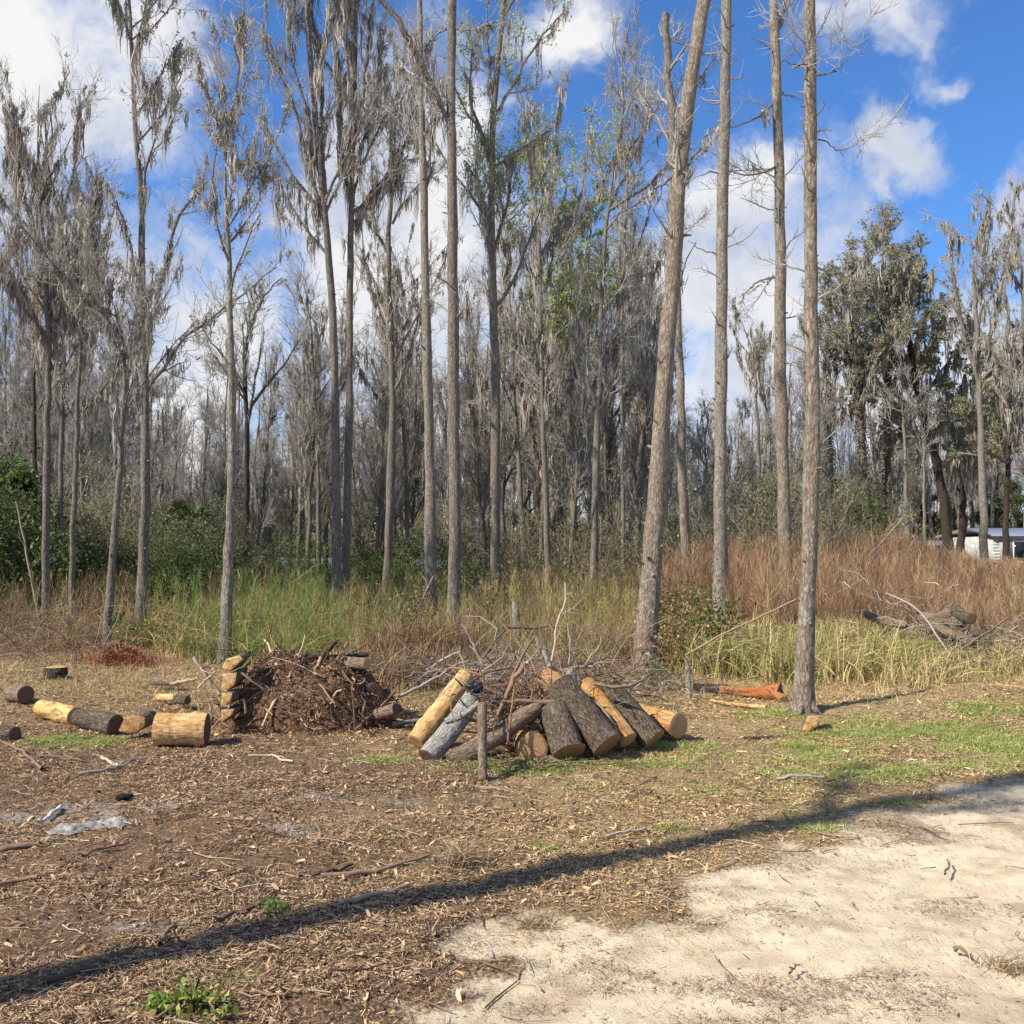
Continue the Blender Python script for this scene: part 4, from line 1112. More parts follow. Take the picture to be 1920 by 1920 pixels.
def feather(g, x, y, hgt, rng, nb, col, sw=1.0, t0=.35):
    n = len(x); z = H(x, y); K = 6
    ln = rng.normal(size=(n, 2)) * .13
    k = np.linspace(0, 1, K)[None]
    pa = np.stack([x[:, None] + ln[:, :1] * k * hgt[:, None], y[:, None] + ln[:, 1:] * k * hgt[:, None], z[:, None] + k * hgt[:, None]], -1)
    pa += rng.normal(size=pa.shape) * .012
    wb = np.maximum(.005, .00038 * y) * sw
    g.ribbons(pa, wb[:, None] * np.linspace(1.2, .5, K)[None], None, col, rng)
    m = n * nb; pi = np.repeat(np.arange(n), nb); t = t0 + (1 - t0) * rng.random(m)
    p = interp(pa[pi], t); az = rng.uniform(0, 6.283, m); L = (.34 * (1.15 - t) + .08) * hgt[pi] * rng.uniform(.4, 1.1, m)
    e = rng.uniform(.55, 1.25, m)
    d = np.stack([np.cos(az) * np.cos(e), np.sin(az) * np.cos(e), np.sin(e)], -1)
    q = np.stack([p, p + d * (L * .5)[:, None], p + nrm(d + [0, 0, .4]) * L[:, None]], 1) + rng.normal(size=(m, 3, 3)) * .012
    g.ribbons(q, (wb[pi] * .75)[:, None] * np.array([[.8, .9, .3]]), None, np.repeat(col, nb, 0) * rng.uniform(.8, 1.2, (m, 1)), rng)


def undergrowth():
    rng = np.random.default_rng(21)
    BR, BR2, ST, ST2, GR, YG, DK = (.33, .195, .115), (.22, .135, .085), (.58, .45, .22), (.45, .33, .16), (.17, .22, .055), (.34, .32, .09), (.12, .085, .05)
    # brown feathery thicket at right
    g = Geo()
    cx, cy, px = region(1500, 15, 40, 1225, 1990, rng, lambda x, y, px: sstep(px + (y - 15) * 6, 1230, 1330) * (y > 14.6 + 3.2 * fbm(x * .5, y * .5, 5)) * .95, .85)
    ci = rng.integers(0, len(cx), 9000); x = cx[ci] + rng.normal(size=9000) * .22; y = cy[ci] + rng.normal(size=9000) * .22; px = CX + x / y * F; k = y > 14.6; x, y, px, ci = x[k], y[k], px[k], ci[k]
    h = (1.12 + .6 * hash2(ci, ci * 7, 3) + (fbm(x * .35, y * .35, 33, 3) - .5) * 1.0 + rng.normal(size=len(x)) * .16) * np.interp(px, [1230, 1330, 1700, 1840], [.9, 1.05, 1.1, .68]) * np.interp(y, [14, 18, 26], [.70, .95, 1.08])
    cc = pick(rng, len(x), [(.29, .165, .095), (.19, .115, .07), (.38, .245, .15), ST2], [5, 3, 2, 1]) * (.65 + .7 * hash2(ci, ci, 6))[:, None]
    tan = hash2(ci, ci * 9, 31)[:, None]; cc = np.where(tan < .13, cc * .4 + np.array([.30, .24, .13]), np.where(tan > .93, cc * .3 + np.array([.12, .14, .05]), cc))
    feather(g, x, y, h, rng, 26, cc, 1.0, .2)
    blades(g, x[::3] + .1, y[::3], h[::3] * .7, rng, np.maximum(.008, .0005 * y[::3]), .7, cc[::3] * [1.1, 1.15, 1.1])
    tag(mk('thicket', g, MAT['dry']), 'waist to head high thicket of dry reddish brown feathery weeds at right', 'thicket', kind='stuff')
    # pale dry grass in front of it, and on the left in front of the trees
    g = Geo()
    cl = rng.random((260, 1))
    cx, cy, cp = region(300, 10.6, 16.5, 1230, 1960, rng); 
    keep = cy > np.interp(cp, [1230, 1420, 1560, 1750, 1960], [12.4, 11.6, 11.2, 11.0, 12.5]); cx, cy, cp = cx[keep], cy[keep], cp[keep]
    i = rng.integers(0, len(cx), 15000); x, y = cx[i] + rng.normal(size=15000) * .16, cy[i] + rng.normal(size=15000) * .16
    hh = (.45 + .45 * hash2(i, i * 3, 4)) * rng.uniform(.4, 1.15, 15000) * np.interp(cp[i], [1230, 1500, 1650, 1720, 1840, 1900], [1.0, .95, .95, .6, .55, .6])
    pal = hash2(i * 7, i, 8)[:, None]
    c = np.where(pal < .6, pick(rng, 15000, [(.52, .42, .20), (.46, .36, .18), YG, (.62, .50, .25)], [4, 3, 2.5, 1.5]), pick(rng, 15000, [YG, GR, ST2, DK], [3, 2.5, 3, 1]))
    blades(g, x, y, hh, rng, np.full(15000, .012), .8, c)
    tag(mk('tall_grass', g, MAT['grass']), 'clumps of pale arching dry grass along the foot of the brown thicket', 'tall grass', kind='stuff')
    # mixed weeds, left and centre
    g = Geo()
    def dn(x, y, px):
        front = np.interp(px, [-80, 120, 230, 420, 560, 700, 800, 900, 1230], [13.8, 15.2, 15.5, 13.2, 12.8, 11.4, 11.0, 12.0, 13.0])
        return (y > front + (fbm(x, y, 66, 2) - .5) * 1.8) * (.25 + .75 * sstep(fbm(x * .9, y * .5, 68, 3), .40, .52))
    cx, cy, cp = region(3600, 10.5, 27, -120, 1260, rng, dn, 1.1)
    ci = rng.integers(0, len(cx), 46000); sp = .05 + .10 * hash2(ci, ci * 5, 2)
    x, y = cx[ci] + rng.normal(size=46000) * sp, cy[ci] + rng.normal(size=46000) * sp; px = CX + x / y * F
    nz = fbm(x * .45, y * .45, 123, 3)
    gz = sstep(px, 260, 420) * (1 - sstep(px, 930, 1080)) * .9 + .1
    green = hash2(ci * 3, ci, 12) < gz * sstep(nz, .36, .6) * .62 * np.interp(y, [11.5, 14.5, 30], [.45, 1, .8])
    c = np.where(green[:, None], pick(rng, len(x), [GR, YG, (.17, .27, .05), (.09, .14, .035)], [4, 3, 3, 2]), pick(rng, len(x), [ST, ST2, BR, BR2, DK, YG, GR], [2.6, 2.6, 1, 1.3, 2.2, 3.6, 1.6]))
    left = px < 230
    c = np.where((left & (rng.random(len(x)) < .75))[:, None], pick(rng, len(x), [BR2, DK, ST2, BR], [3, 3, 1.2, 2]), c)
    c = c * (.7 + .6 * hash2(ci, ci, 9))[:, None]
    h = (.25 + .75 * hash2(ci, ci * 2, 5)) * (.5 + .9 * nz) * rng.uniform(.5, 1.2, len(x)) * np.interp(y, [11, 15, 24, 34], [.55, .75, .95, 1.2]) * np.interp(px, [200, 300], [.7, 1])
    blades(g, x, y, h, rng, np.maximum(.010, .00075 * y), 1.0, c)
    x, y, px = region(2600, 12.5, 27, -80, 1240, rng, dn, 1.2)
    gm = sstep(px, 250, 400) * (1 - sstep(px, 820, 1000)) * sstep(fbm(x * .4, y * .4, 123, 3), .35, .6)
    gsel = rng.random(len(x)) < gm * .6
    c = np.where(gsel[:, None], pick(rng, len(x), [(.13, .21, .05), (.17, .25, .06), YG], [3, 3, 1]), pick(rng, len(x), [BR2, ST2, YG, DK], [2, 2, 2, 2.4]))
    feather(g, x, y, (.8 + .5 * rng.random(len(x))) * np.interp(y, [12, 18, 32], [.7, .95, 1.2]), rng, 22, c, .9, .2)
    tag(mk('weeds', g, MAT['grass']), 'mixed green and straw coloured weeds along the foot of the wood, left and centre', 'weeds', kind='stuff')
    # brown tussock band behind the log stack
    g = Geo()
    cs = [(765, 1262, 420, .85), (730, 1290, 260, .6), (820, 1255, 380, .8), (800, 1290, 200, .6), (870, 1235, 300, .8), (905, 1215, 260, .9), (1130, 1240, 260, .55), (1090, 1225, 260, .6), (1170, 1230, 200, .6), (985, 1215, 200, .6), (230, 1245, 160, .28), (600, 1212, 160, .5)]
    for a, b, m, hh in cs:
        q = gp(a, b); x = q[0] + rng.normal(size=m * 3) * .32; y = q[1] + rng.normal(size=m * 3) * .25
        blades(g, x, y, hh * rng.uniform(.4, 1.15, m * 3), rng, np.full(m * 3, .009), .6, pick(rng, m * 3, [BR2, BR, ST2, DK, (.33, .22, .13)] if a != 230 else [(.3, .09, .04), (.22, .08, .04)], [3, 3, 2, 2, 2] if a != 230 else [1, 1]))
    tag(mk('tussocks', g, MAT['dry']), 'tangled brown dead grass tussocks behind the log stack', 'dead grass', kind='stuff')
    g = Geo()
    for a, b, m, hh in [(640, 1222, 900, .5), (598, 1215, 600, .42), (690, 1215, 500, .4), (560, 1180, 700, .5), (868, 1160, 800, .6), (905, 1150, 600, .55), (520, 1170, 600, .5), (1010, 1140, 500, .55), (480, 1190, 500, .4), (1480, 1250, 500, .55), (1370, 1262, 500, .5)]:
        q = gp(a, b); x = q[0] + rng.normal(size=m) * .22; y = q[1] + rng.normal(size=m) * .22
        blades(g, x, y, hh * rng.uniform(.4, 1.2, m), rng, np.full(m, .010), .9, pick(rng, m, [(.24, .36, .06), (.17, .27, .045), (.38, .40, .11)], [3, 3, 2]))
    tag(mk('green_grass', g, MAT['grass']), 'fresh green grass clumps standing among the dry weeds', 'green grass', kind='stuff')
    # briar tangle at the left edge and behind the stack
    g = Geo()
    n = 900; x, y, px = region(n, 13.5, 20, -80, 230, rng); x2, y2, p2 = region(350, 10.5, 13.5, 850, 1230, rng)
    x = np.r_[x, x2]; y = np.r_[y, y2]; n = len(x)
    pa = np.zeros((n, 7, 3)); d = nrm(rng.normal(size=(n, 3)) * [1, .7, .5] + [0, 0, .8]); pa[:, 0] = np.stack([x, y, H(x, y)], -1)
    L = rng.uniform(.5, 1.5, n)
    for k in range(1, 7):
        d = nrm(d + rng.normal(size=(n, 3)) * .18 + [0, 0, -.16]); pa[:, k] = pa[:, k - 1] + d * (L / 6)[:, None]
    pa[:, :, 2] = np.maximum(pa[:, :, 2], H(pa[:, :, 0], pa[:, :, 1]) + .01)
    g.tubes(pa, np.linspace(.0045, .0022, 7)[None] * rng.uniform(.6, 1.5, (n, 1)), 4, pick(rng, n, [(.26, .17, .11), (.18, .12, .08), (.36, .27, .19)], [2, 3, 1.2]))
    tag(mk('briars', g, MAT['twig']), 'tangle of thin bare stems at the left edge and behind the stack', 'briars', kind='stuff')
    # short dry turf between the clearing and the weeds
    g = Geo(); x, y, px = region(30000, 9.0, 15, -60, 1960, rng, lambda x, y, px: sstep(y + (fbm(x * .8, y * .8, 5) - .5) * 3, np.interp(px, [0, 700, 760, 1500, 1960], [9.6, 9.8, 9.3, 9.3, 9.6]), 11))
    n = len(x)
    blades(g, x, y, rng.uniform(.05, .20, n), rng, rng.uniform(.005, .009, n), 1.1, pick(rng, n, [ST, ST2, BR, YG, (.62, .5, .3)], [4, 4, 2, 1.6, 1]), 4)
    tag(mk('dry_grass', g, MAT['grass']), 'short dry straw grass between the clearing and the tall weeds', 'dry grass', kind='stuff')
    # short green turf
    g = Geo(); X_, Y_ = [], []
    for q, rx, ry, w in GPW:
        m = int(min(30000, 42000 * rx * ry * 4)); X_.append(q[0] + rng.normal(size=m) * rx * .8); Y_.append(q[1] + rng.normal(size=m) * ry * .8)
    yy = 3.2 + 8.0 * rng.random(130000); X_.append(rng.uniform(-.56, .60, 130000) * yy); Y_.append(yy)
    x, y = np.concatenate(X_), np.concatenate(Y_); n = len(x)
    k = (rng.random(n) < grass_m(x, y) * .95 + (.03 + .45 * sstep(x + .9 * (y - 7), 0.2, 3.0) * sstep(fbm(x * 1.6, y * 1.6, 99, 3), .38, .62)) * (1 - road_m(x, y))) & (y > 3); x, y = x[k], y[k]; n = len(x)
    blades(g, x, y, rng.uniform(.02, .07, n), rng, rng.uniform(.004, .008, n), .9, pick(rng, n, [(.20, .31, .055), (.29, .39, .07), (.42, .42, .14), (.13, .20, .045), (.60, .48, .26)], [3, 3, 2.6, 1.6, 3]), 3, HF(x, y))
    tag(mk('grass', g, MAT['grass']), 'patches of short bright green grass on the verge and clearing', 'grass', kind='stuff')


undergrowth()


def litter():
    rng = np.random.default_rng(31)
    n = 640000
    y = 2.7 + 10.5 * rng.random(n) ** 1.2; x = rng.uniform(-.58, .58, n) * y * 1.03
    rm, gm, sm = road_m(x, y), grass_m(x, y), straw_m(x, y)
    clump = sstep(fbm(x * 1.6, y * 2.4, 55, 5), .38, .6) * 1.15
    keep = rng.random(n) < (1 - rm) * .95 * (1 - .55 * gm) * (.25 + .75 * clump) * (1 - .6 * ash_m(x, y)) + .03 * rm + .05 * rm * fbm(x * 3, y * 3, 78, 2) + .95 * rm * sstep(fbm(x * 1.4, y * 2.6, 77, 5), .50, .64)
    x, y, rm, sm = x[keep], y[keep], rm[keep], sm[keep]; n = len(x)
    L = rng.gamma(1.3, .0088, n) + .0045; L = np.minimum(L, .075); L = np.where(rng.random(n) < .008, np.minimum(L * 2.4, .085), L); L *= np.where(rm > .5, .6, 1) * np.interp(y, [3, 6, 12], [.8, 1, 1.3])
    w = L * rng.uniform(.08, .36, n); long_ = rng.random(n) < .4; w[long_] = rng.uniform(.0018, .004, long_.sum()); L[long_] *= 2.1
    dark = pick(rng, n, [(.43, .28, .16), (.23, .145, .085), (.54, .38, .23), (.64, .48, .30), (.06, .037, .024), (.50, .29, .14)], [4, 3.2, 3.2, 1.8, 3.2, 1.3])
    light = pick(rng, n, [(.64, .46, .23), (.50, .345, .165), (.74, .57, .31), (.20, .125, .065), (.56, .34, .15)], [3, 3, 1.6, 2, 1.5])
    c = np.where((rng.random(n) < sm * .85)[:, None], light, dark)
    c = np.where((rm > .5)[:, None], pick(rng, n, [(.20, .13, .085), (.30, .20, .13), (.42, .31, .21)], [2, 3, 3]), c)
    z = HF(x, y) + .004 + rng.random(n) * .010
    az = rng.uniform(0, 6.283, n); tilt = rng.normal(size=n) * np.where(long_, .12, .38) * np.where(rm > .5, .35, 1)
    a = np.stack([np.cos(az) * np.cos(tilt), np.sin(az) * np.cos(tilt), np.sin(tilt)], -1)
    b = nrm(np.cross(np.stack([rng.normal(size=n) * .4, rng.normal(size=n) * .4, np.ones(n)], -1), a))
    nn = np.cross(a, b); A = a * L[:, None] / 2; B = b * w[:, None] / 2; c0 = np.stack([x, y, z], -1)
    lift = nn * (w * rng.uniform(-.3, .5, n))[:, None]
    v = np.stack([c0 - A - B * rng.uniform(.2, 1, (n, 1)) - lift, c0 - A * .2 + -B + lift, c0 + A - B * rng.uniform(.1, 1, (n, 1)), c0 + A * .9 + B * rng.uniform(.1, 1, (n, 1)) + lift,
                  c0 + A * .1 + B + lift, c0 - A + B * rng.uniform(.2, 1, (n, 1)) - lift], 1)
    i = (np.arange(n) * 6)[:, None]
    q = np.concatenate([i + [0, 1, 4, 5], i + [1, 2, 3, 4]], 0)
    g = Geo().add(v, q, np.repeat(c, 6, 0))
    tag(mk('leaf_litter', g, MAT['litter'], smooth=False), 'wood chips, dead leaves and bark shreds strewn over the clearing', 'litter', kind='stuff')
    # finer sticks lying about
    n = 2000; y = 2.9 + 9 * rng.random(n); x = rng.uniform(-.58, .58, n) * y
    k = rng.random(n) > road_m(x, y) * .9; x, y = x[k], y[k]; n = len(x)
    az = rng.uniform(0, 6.283, n); L = rng.gamma(2, .055, n) + .05; K = 5
    path = np.zeros((n, K, 3)); px_, py_ = x.copy(), y.copy()
    for kk in range(K):
        path[:, kk, 0], path[:, kk, 1] = px_, py_; az = az + rng.normal(size=n) * .25
        px_ = px_ + np.cos(az) * L / 4; py_ = py_ + np.sin(az) * L / 4
    path[:, :, 2] = HF(path[:, :, 0], path[:, :, 1]) + .008 + rng.random((n, 1)) * .012
    g = Geo().tubes(path, np.linspace(1, .5, K)[None] * rng.uniform(.0014, .0042, (n, 1)), 5, pick(rng, n, [(.22, .15, .10), (.12, .08, .055), (.42, .33, .24), (.5, .42, .33)], [3, 3, 1.5, .6]))
    tag(mk('fallen_twigs', g, MAT['litter']), 'thin broken twigs scattered over the clearing and road', 'twigs', kind='stuff')


litter()


# ------------------------------------------------------------------ logs
def log(name, label, p0, p1, r0, r1, mat='log_bark', cap='ring', cat='log', seed=0, bend=0.0, lump=.08, group=None, caps=(1, 1), knots=0):
    p0, p1 = np.asarray(p0, float), np.asarray(p1, float); rng = np.random.default_rng(seed + 900)
    K, S = 22, 26
    t = np.linspace(0, 1, K)[:, None]
    pa = p0 * (1 - t) + p1 * t
    ax = nrm(p1 - p0); u = nrm(np.cross(ax, [0, 0, 1.0] if abs(ax[2]) < .9 else [0, 1.0, 0])); w = np.cross(ax, u)
    pa = pa + (w * bend + u * bend * .6) * np.sin(np.pi * t) + rng.normal(size=(K, 3)) * .0015
    th = np.arange(S) * 2 * np.pi / S
    kk = np.arange(K)[:, None]
    ph = rng.uniform(0, 50)
    prof = 1 + lump * (fbm(np.cos(th) * 1.1 + 7 + ph + kk * .04, np.sin(th) * 1.1 + kk * .06 + ph, 3, 3) - .5) * 2.2 + lump * .45 * (vnoise(th * 2.5 + kk * .1, kk * .7 + ph, 6) - .5)
    rad = (r0 + (r1 - r0) * t) * prof
    for _ in range(knots):
        k0, a0 = rng.uniform(3, K - 3), rng.uniform(0, 6.28)
        dd = ((kk - k0) / 1.1) ** 2 + ((np.angle(np.exp(1j * (th - a0)))) / .28) ** 2
        rad = rad * (1 + .16 * np.exp(-dd))
    v = pa[:, None] + rad[..., None] * (np.cos(th)[None, :, None] * u + np.sin(th)[None, :, None] * w)
    k = (np.arange(K - 1) * S)[:, None]; i = np.arange(S)[None]; j = (i + 1) % S
    gr = np.stack([np.cos(th)[None] * rad, np.sin(th)[None] * rad, t * np.linalg.norm(p1 - p0) + 0 * rad], -1) + rng.uniform(0, 9)
    body = Geo().add(v, np.stack([k + i, k + j, k + S + j, k + S + i], -1), gr.reshape(-1, 3))
    mid = p0 * .5 + p1 * .5
    o = mk(name, body, MAT[mat], mid); tag(o, label, cat, group)
    for e, (kx, sgn) in enumerate(((0, -1), (K - 1, 1))):
        if not caps[e]:
            continue
        g = Geo(); rings = np.array([1.0, .93, .7, .45, .2, .02]); c = pa[kx]
        vv = np.array([c + sgn * ax * (.0015 if f > .95 else .004 + .004 * rng.random()) + (v[kx] - c) * f * (.995) for f in rings])
        loc = np.stack([np.stack([(v[kx] - c) @ u * f, (v[kx] - c) @ w * f, 0 * th], -1) for f in rings])
        a_ = (np.arange(len(rings) - 1) * S)[:, None]
        g.add(vv, np.stack([a_ + i, a_ + j, a_ + S + j, a_ + S + i], -1), (loc * 6).reshape(-1, 3))
        mk('cut_end', g, MAT[cap if isinstance(cap, str) else cap[e]], mid, o)
    return o


def Q(px, py, Y):
    return P(px, py, Y)


def w2(px, Y):
    return px * Y / F / 2 * 1.08


# stack
log('debarked_log', 'tan debarked log leaning at the left end of the stack', Q(781, 1391, 7.75), Q(874, 1268, 8.15), w2(36, 7.8), w2(33, 8.1), 'wood_pale', seed=1, knots=3)
gl_ = log('grey_log', 'weathered grey log leaning beside the tan one with charred top end', Q(801, 1420, 7.35), Q(886, 1308, 7.75), w2(38, 7.3), w2(34, 7.7), 'log_grey', 'ring_dark', seed=2, bend=.015, lump=.12)
log('rotten_log', 'long brown rotten log slanting up to the right behind the upright post', Q(845, 1428, 7.3), Q(1008, 1322, 7.55), w2(33, 7.2), w2(30, 7.5), 'log_brown', 'ring_dark', seed=3, bend=.02, lump=.15)
log('wooden_post', 'thin upright post propped in front of the stack', Q(906, 1461, 6.72), Q(905, 1322, 7.0), w2(15, 6.7), w2(17, 6.9), 'log_brown', seed=4, bend=-.008)
log('short_log', 'short tan log under the rotten log with its sawn end facing out', Q(998, 1404, 7.45), Q(985, 1372, 8.1), w2(56, 7.5), w2(54, 8.0), 'wood_pale', seed=5)
log('bark_log', 'short bark covered log standing left of the biggest one', Q(1066, 1413, 7.3), Q(1038, 1330, 7.55), w2(57, 7.3), w2(54, 7.6), 'log_bark', 'ring_mid', seed=6)
log('bark_log', 'biggest bark covered log in the middle of the stack', Q(1138, 1398, 7.4), Q(1048, 1288, 7.7), w2(60, 7.4), w2(57, 7.8), 'log_bark', 'ring_mid', seed=7)
log('bark_log', 'bark covered log leaning at the right of the stack', Q(1226, 1388, 7.75), Q(1140, 1294, 8.0), w2(46, 7.7), w2(46, 8.0), 'log_bark', 'ring_mid', seed=8)
log('debarked_log', 'orange debarked log showing between the two right bark logs', Q(1178, 1388, 7.62), Q(1096, 1284, 8.0), w2(34, 7.6), w2(38, 8.0), 'wood_orange', seed=9)
log('debarked_log', 'orange debarked log peeking out at the top left of the biggest bark log', Q(1090, 1335, 7.95), Q(1022, 1262, 8.1), w2(42, 8.0), w2(42, 8.1), 'wood_orange', seed=10)
log('debarked_log', 'orange debarked log lying flat at the right end of the stack', Q(1272, 1361, 8.05), Q(1178, 1335, 8.6), w2(42, 8.05), w2(40, 8.6), 'wood_orange', seed=11, knots=2)
log('dead_stub', 'mossy grey stub poking up behind the biggest bark log', Q(1076, 1330, 8.4), Q(1070, 1252, 8.45), w2(26, 8.4), w2(18, 8.4), 'log_grey', 'ring_dark', cat='stump', seed=12, lump=.2)
log('grey_branch', 'forked grey branch lying along the weathered grey log', Q(838, 1352, 7.35), Q(899, 1318, 7.3), w2(12, 7.3), w2(11, 7.3), 'log_grey', 'ring_dark', cat='branch', seed=13, bend=.02)
log('grey_branch', 'pale stick lying behind the left end of the stack', Q(738, 1358, 8.7), Q(792, 1350, 8.9), w2(8, 8.7), w2(7, 8.8), 'log_grey', cat='branch', seed=14)
log('rotten_log', 'crumbling brown log lying low between the post and the short tan log', Q(900, 1425, 7.5), Q(960, 1395, 7.8), w2(22, 7.4), w2(20, 7.6), 'log_brown', 'ring_dark', seed=15, lump=.2)
# black crumpled plastic on the grey log
def crumple(name, label, c, s, col, cat, seed, rough=.35, squash=(1, 1, 1)):
    rng = np.random.default_rng(seed); n, m = 22, 30
    th = np.linspace(.03, np.pi - .03, n)[:, None]; ph = (np.arange(m) * 2 * np.pi / m)[None]
    d = np.stack([np.sin(th) * np.cos(ph), np.sin(th) * np.sin(ph), np.cos(th) + 0 * ph], -1)
    r = .6 + .75 * np.abs(fbm(d[..., 0] * 2.6 + seed, d[..., 1] * 2.6 + d[..., 2] * 2.2, seed, 4) - .5) * 2
    v = np.asarray(c) + d * r[..., None] * s * np.array(squash)
    k = (np.arange(n - 1) * m)[:, None]; i = np.arange(m)[None]; j = (i + 1) % m
    g = Geo().add(v, np.stack([k + i, k + m + i, k + m + j, k + j], -1))
    mt = flat_mat(name + ' surface', col, rough, .3)
    return tag(mk(name, g, mt, c, smooth=False), label, cat)


crumple('plastic_sheet', 'crumpled black plastic draped over the top of the grey log', Q(893, 1292, 7.7), .085, (.02, .025, .035), 'plastic', 3, .3, (1.15, .9, .8))
pb = gp(165, 1552)
gx, gy = np.meshgrid(np.linspace(-1, 1, 60), np.linspace(-1, 1, 34))
ed = .72 + .5 * (fbm(gx * 2 + 4, gy * 1.5, 8, 3) - .5)
bx_, by_ = pb[0] + gx * ed * .28, pb[1] + gy * (ed - .25 * np.abs(np.sin(gx * 2.4 + .6))) * .14 + .05 * np.sin(gx * 3)
bz_ = HF(bx_, by_) + .008 + .07 * np.abs(fbm(gx * 3.5, gy * 2.5, 21, 4) - .5) ** .8 * (1 - np.maximum(np.abs(gx), np.abs(gy)) ** 3)
i_ = np.arange(59)[None]; j_ = (np.arange(33) * 60)[:, None]
tag(mk('plastic_bag', Geo().add(np.stack([bx_, by_, bz_], -1), np.stack([j_ + i_, j_ + i_ + 1, j_ + i_ + 61, j_ + i_ + 60], -1)), flat_mat('dirty clear plastic', (.34, .32, .29), .35, .5), pb),
    'flattened crumpled dirty white plastic bag on the mud at left', 'plastic bag')
crumple('burnt_lump', 'small black charred lump on the mud left of centre', gp(232, 1500) + [0, 0, .02], .055, (.02, .018, .016), 'charred wood', 12, .9, (1.3, .8, .45))

# left side
log('log_round', 'thick pale debarked log round with knot holes left of the root heap', Q(293, 1367, 7.95), Q(388, 1367, 8.0), w2(54, 8), w2(56, 8), 'wood_pale', ('ring', 'ring_dark'), seed=20, knots=6)  # right end takes the dark cap to stand for its shade
log('bark_log', 'dark rough bark log behind the wedge at left', Q(150, 1347, 8.75), Q(218, 1360, 8.45), w2(32, 8.7), w2(34, 8.5), 'log_bark', 'ring_dark', seed=21, lump=.2)
log('tan_log', 'tan log with pale top lying at far left, behind the dark rough one', Q(78, 1328, 9.2), Q(142, 1343, 8.9), w2(30, 9.2), w2(32, 8.9), 'wood', seed=22, knots=2)
log('bark_log', 'short dark log cut by the left edge with its black end showing', Q(-30, 1376, 8.25), Q(28, 1377, 8.15), w2(26, 8.2), w2(27, 8.2), 'log_bark', 'ring_dark', seed=23)
log('log_round', 'shaded brown log round in the brush at the left edge', Q(22, 1300, 10.2), Q(48, 1302, 10.0), w2(30, 10), w2(30, 10), 'log_brown', 'ring_dark', seed=24)
log('pale_log', 'small pale log lying in dry grass left of the root heap', Q(296, 1307, 10.1), Q(328, 1309, 10.0), w2(13, 10), w2(13, 10), 'wood_pale', seed=25)
log('bark_log', 'small dark bark log beside the small pale log', Q(330, 1311, 9.8), Q(352, 1313, 9.7), w2(15, 9.8), w2(15, 9.7), 'log_bark', 'ring_dark', seed=26)
log('grey_log', 'low grey weathered log lying farther back left of the root heap', Q(286, 1276, 11.2), Q(335, 1280, 11.0), w2(17, 11), w2(12, 11), 'log_brown', seed=27, lump=.2)
s0 = gp(104, 1273)
log('tree_stump', 'low flat topped stump with dark side at left in dry grass', s0 - [0, 0, .05], s0 + [0, 0, .15], .15, .13, 'bark_dark', 'ring', 'stump', seed=28, lump=.15, caps=(0, 1))
# right side
log('tree_stump', 'small pale lichened snag behind the stack, in front of the tussocks', Q(970, 1222, 14.5), Q(967, 1128, 14.5), w2(18, 14.5), w2(12, 14.5), 'log_grey', 'ring_dark', 'stump', seed=29, lump=.2)
log('tree_stump', 'thin grey dead stub with wispy lichen right of the leaning trunk', Q(1293, 1308, 10.5), Q(1288, 1238, 10.5), w2(11, 10.5), w2(6, 10.5), 'log_grey', 'ring_dark', 'stump', seed=30, lump=.2)
log('fallen_log', 'dark fallen log in shade behind the flat orange log', Q(1300, 1293, 10.9), Q(1364, 1294, 10.8), w2(22, 10.8), w2(20, 10.8), 'bark_dark', 'ring_dark', seed=31)
log('split_log', 'splintered red orange log lying near the nearest trunk', Q(1352, 1292, 10.7), Q(1462, 1299, 10.2), w2(11, 10.6), w2(26, 10.2), 'wood_red', 'ring_dark', seed=32, lump=.45, bend=.02)
log('red_splinter', 'thin red splinter slanting off the splintered log', Q(1440, 1290, 10.2), Q(1468, 1312, 9.9), w2(7, 10), w2(16, 10), 'wood_red', cat='branch', seed=33, lump=.4)
log('pale_branch', 'pale stick lying in front of the splintered red log', Q(1333, 1313, 9.95), Q(1436, 1326, 9.55), w2(5, 9.9), w2(8, 9.6), 'wood_pale', cat='branch', seed=34, bend=.01)
for k, (a, b, w, lb) in enumerate([((1722, 1160), (1790, 1150), 16, 'uppermost grey log of the heap in the grass at right'), ((1735, 1176), (1808, 1163), 18, 'dark end log second from the top of the heap at right'),
                                  ((1620, 1150), (1700, 1172), 9, 'thin dark limb pointing left from the heap at right'), ((1762, 1192), (1850, 1232), 15, 'long grey log sloping down at the right of the heap'),
                                  ((1750, 1170), (1828, 1205), 12, 'middle sloping log of the heap at right'), ((1790, 1143), (1822, 1160), 13, 'short log tilted on top of the heap at right')]):
    log('weathered_log', lb, Q(*a, 15.0 - k * .15), Q(*b, 14.7 - k * .2), w2(w * 1.35, 15), w2(w * 1.35, 15), 'log_bark' if k % 2 else 'log_brown', 'ring_dark', seed=40 + k, lump=.2, bend=.03)
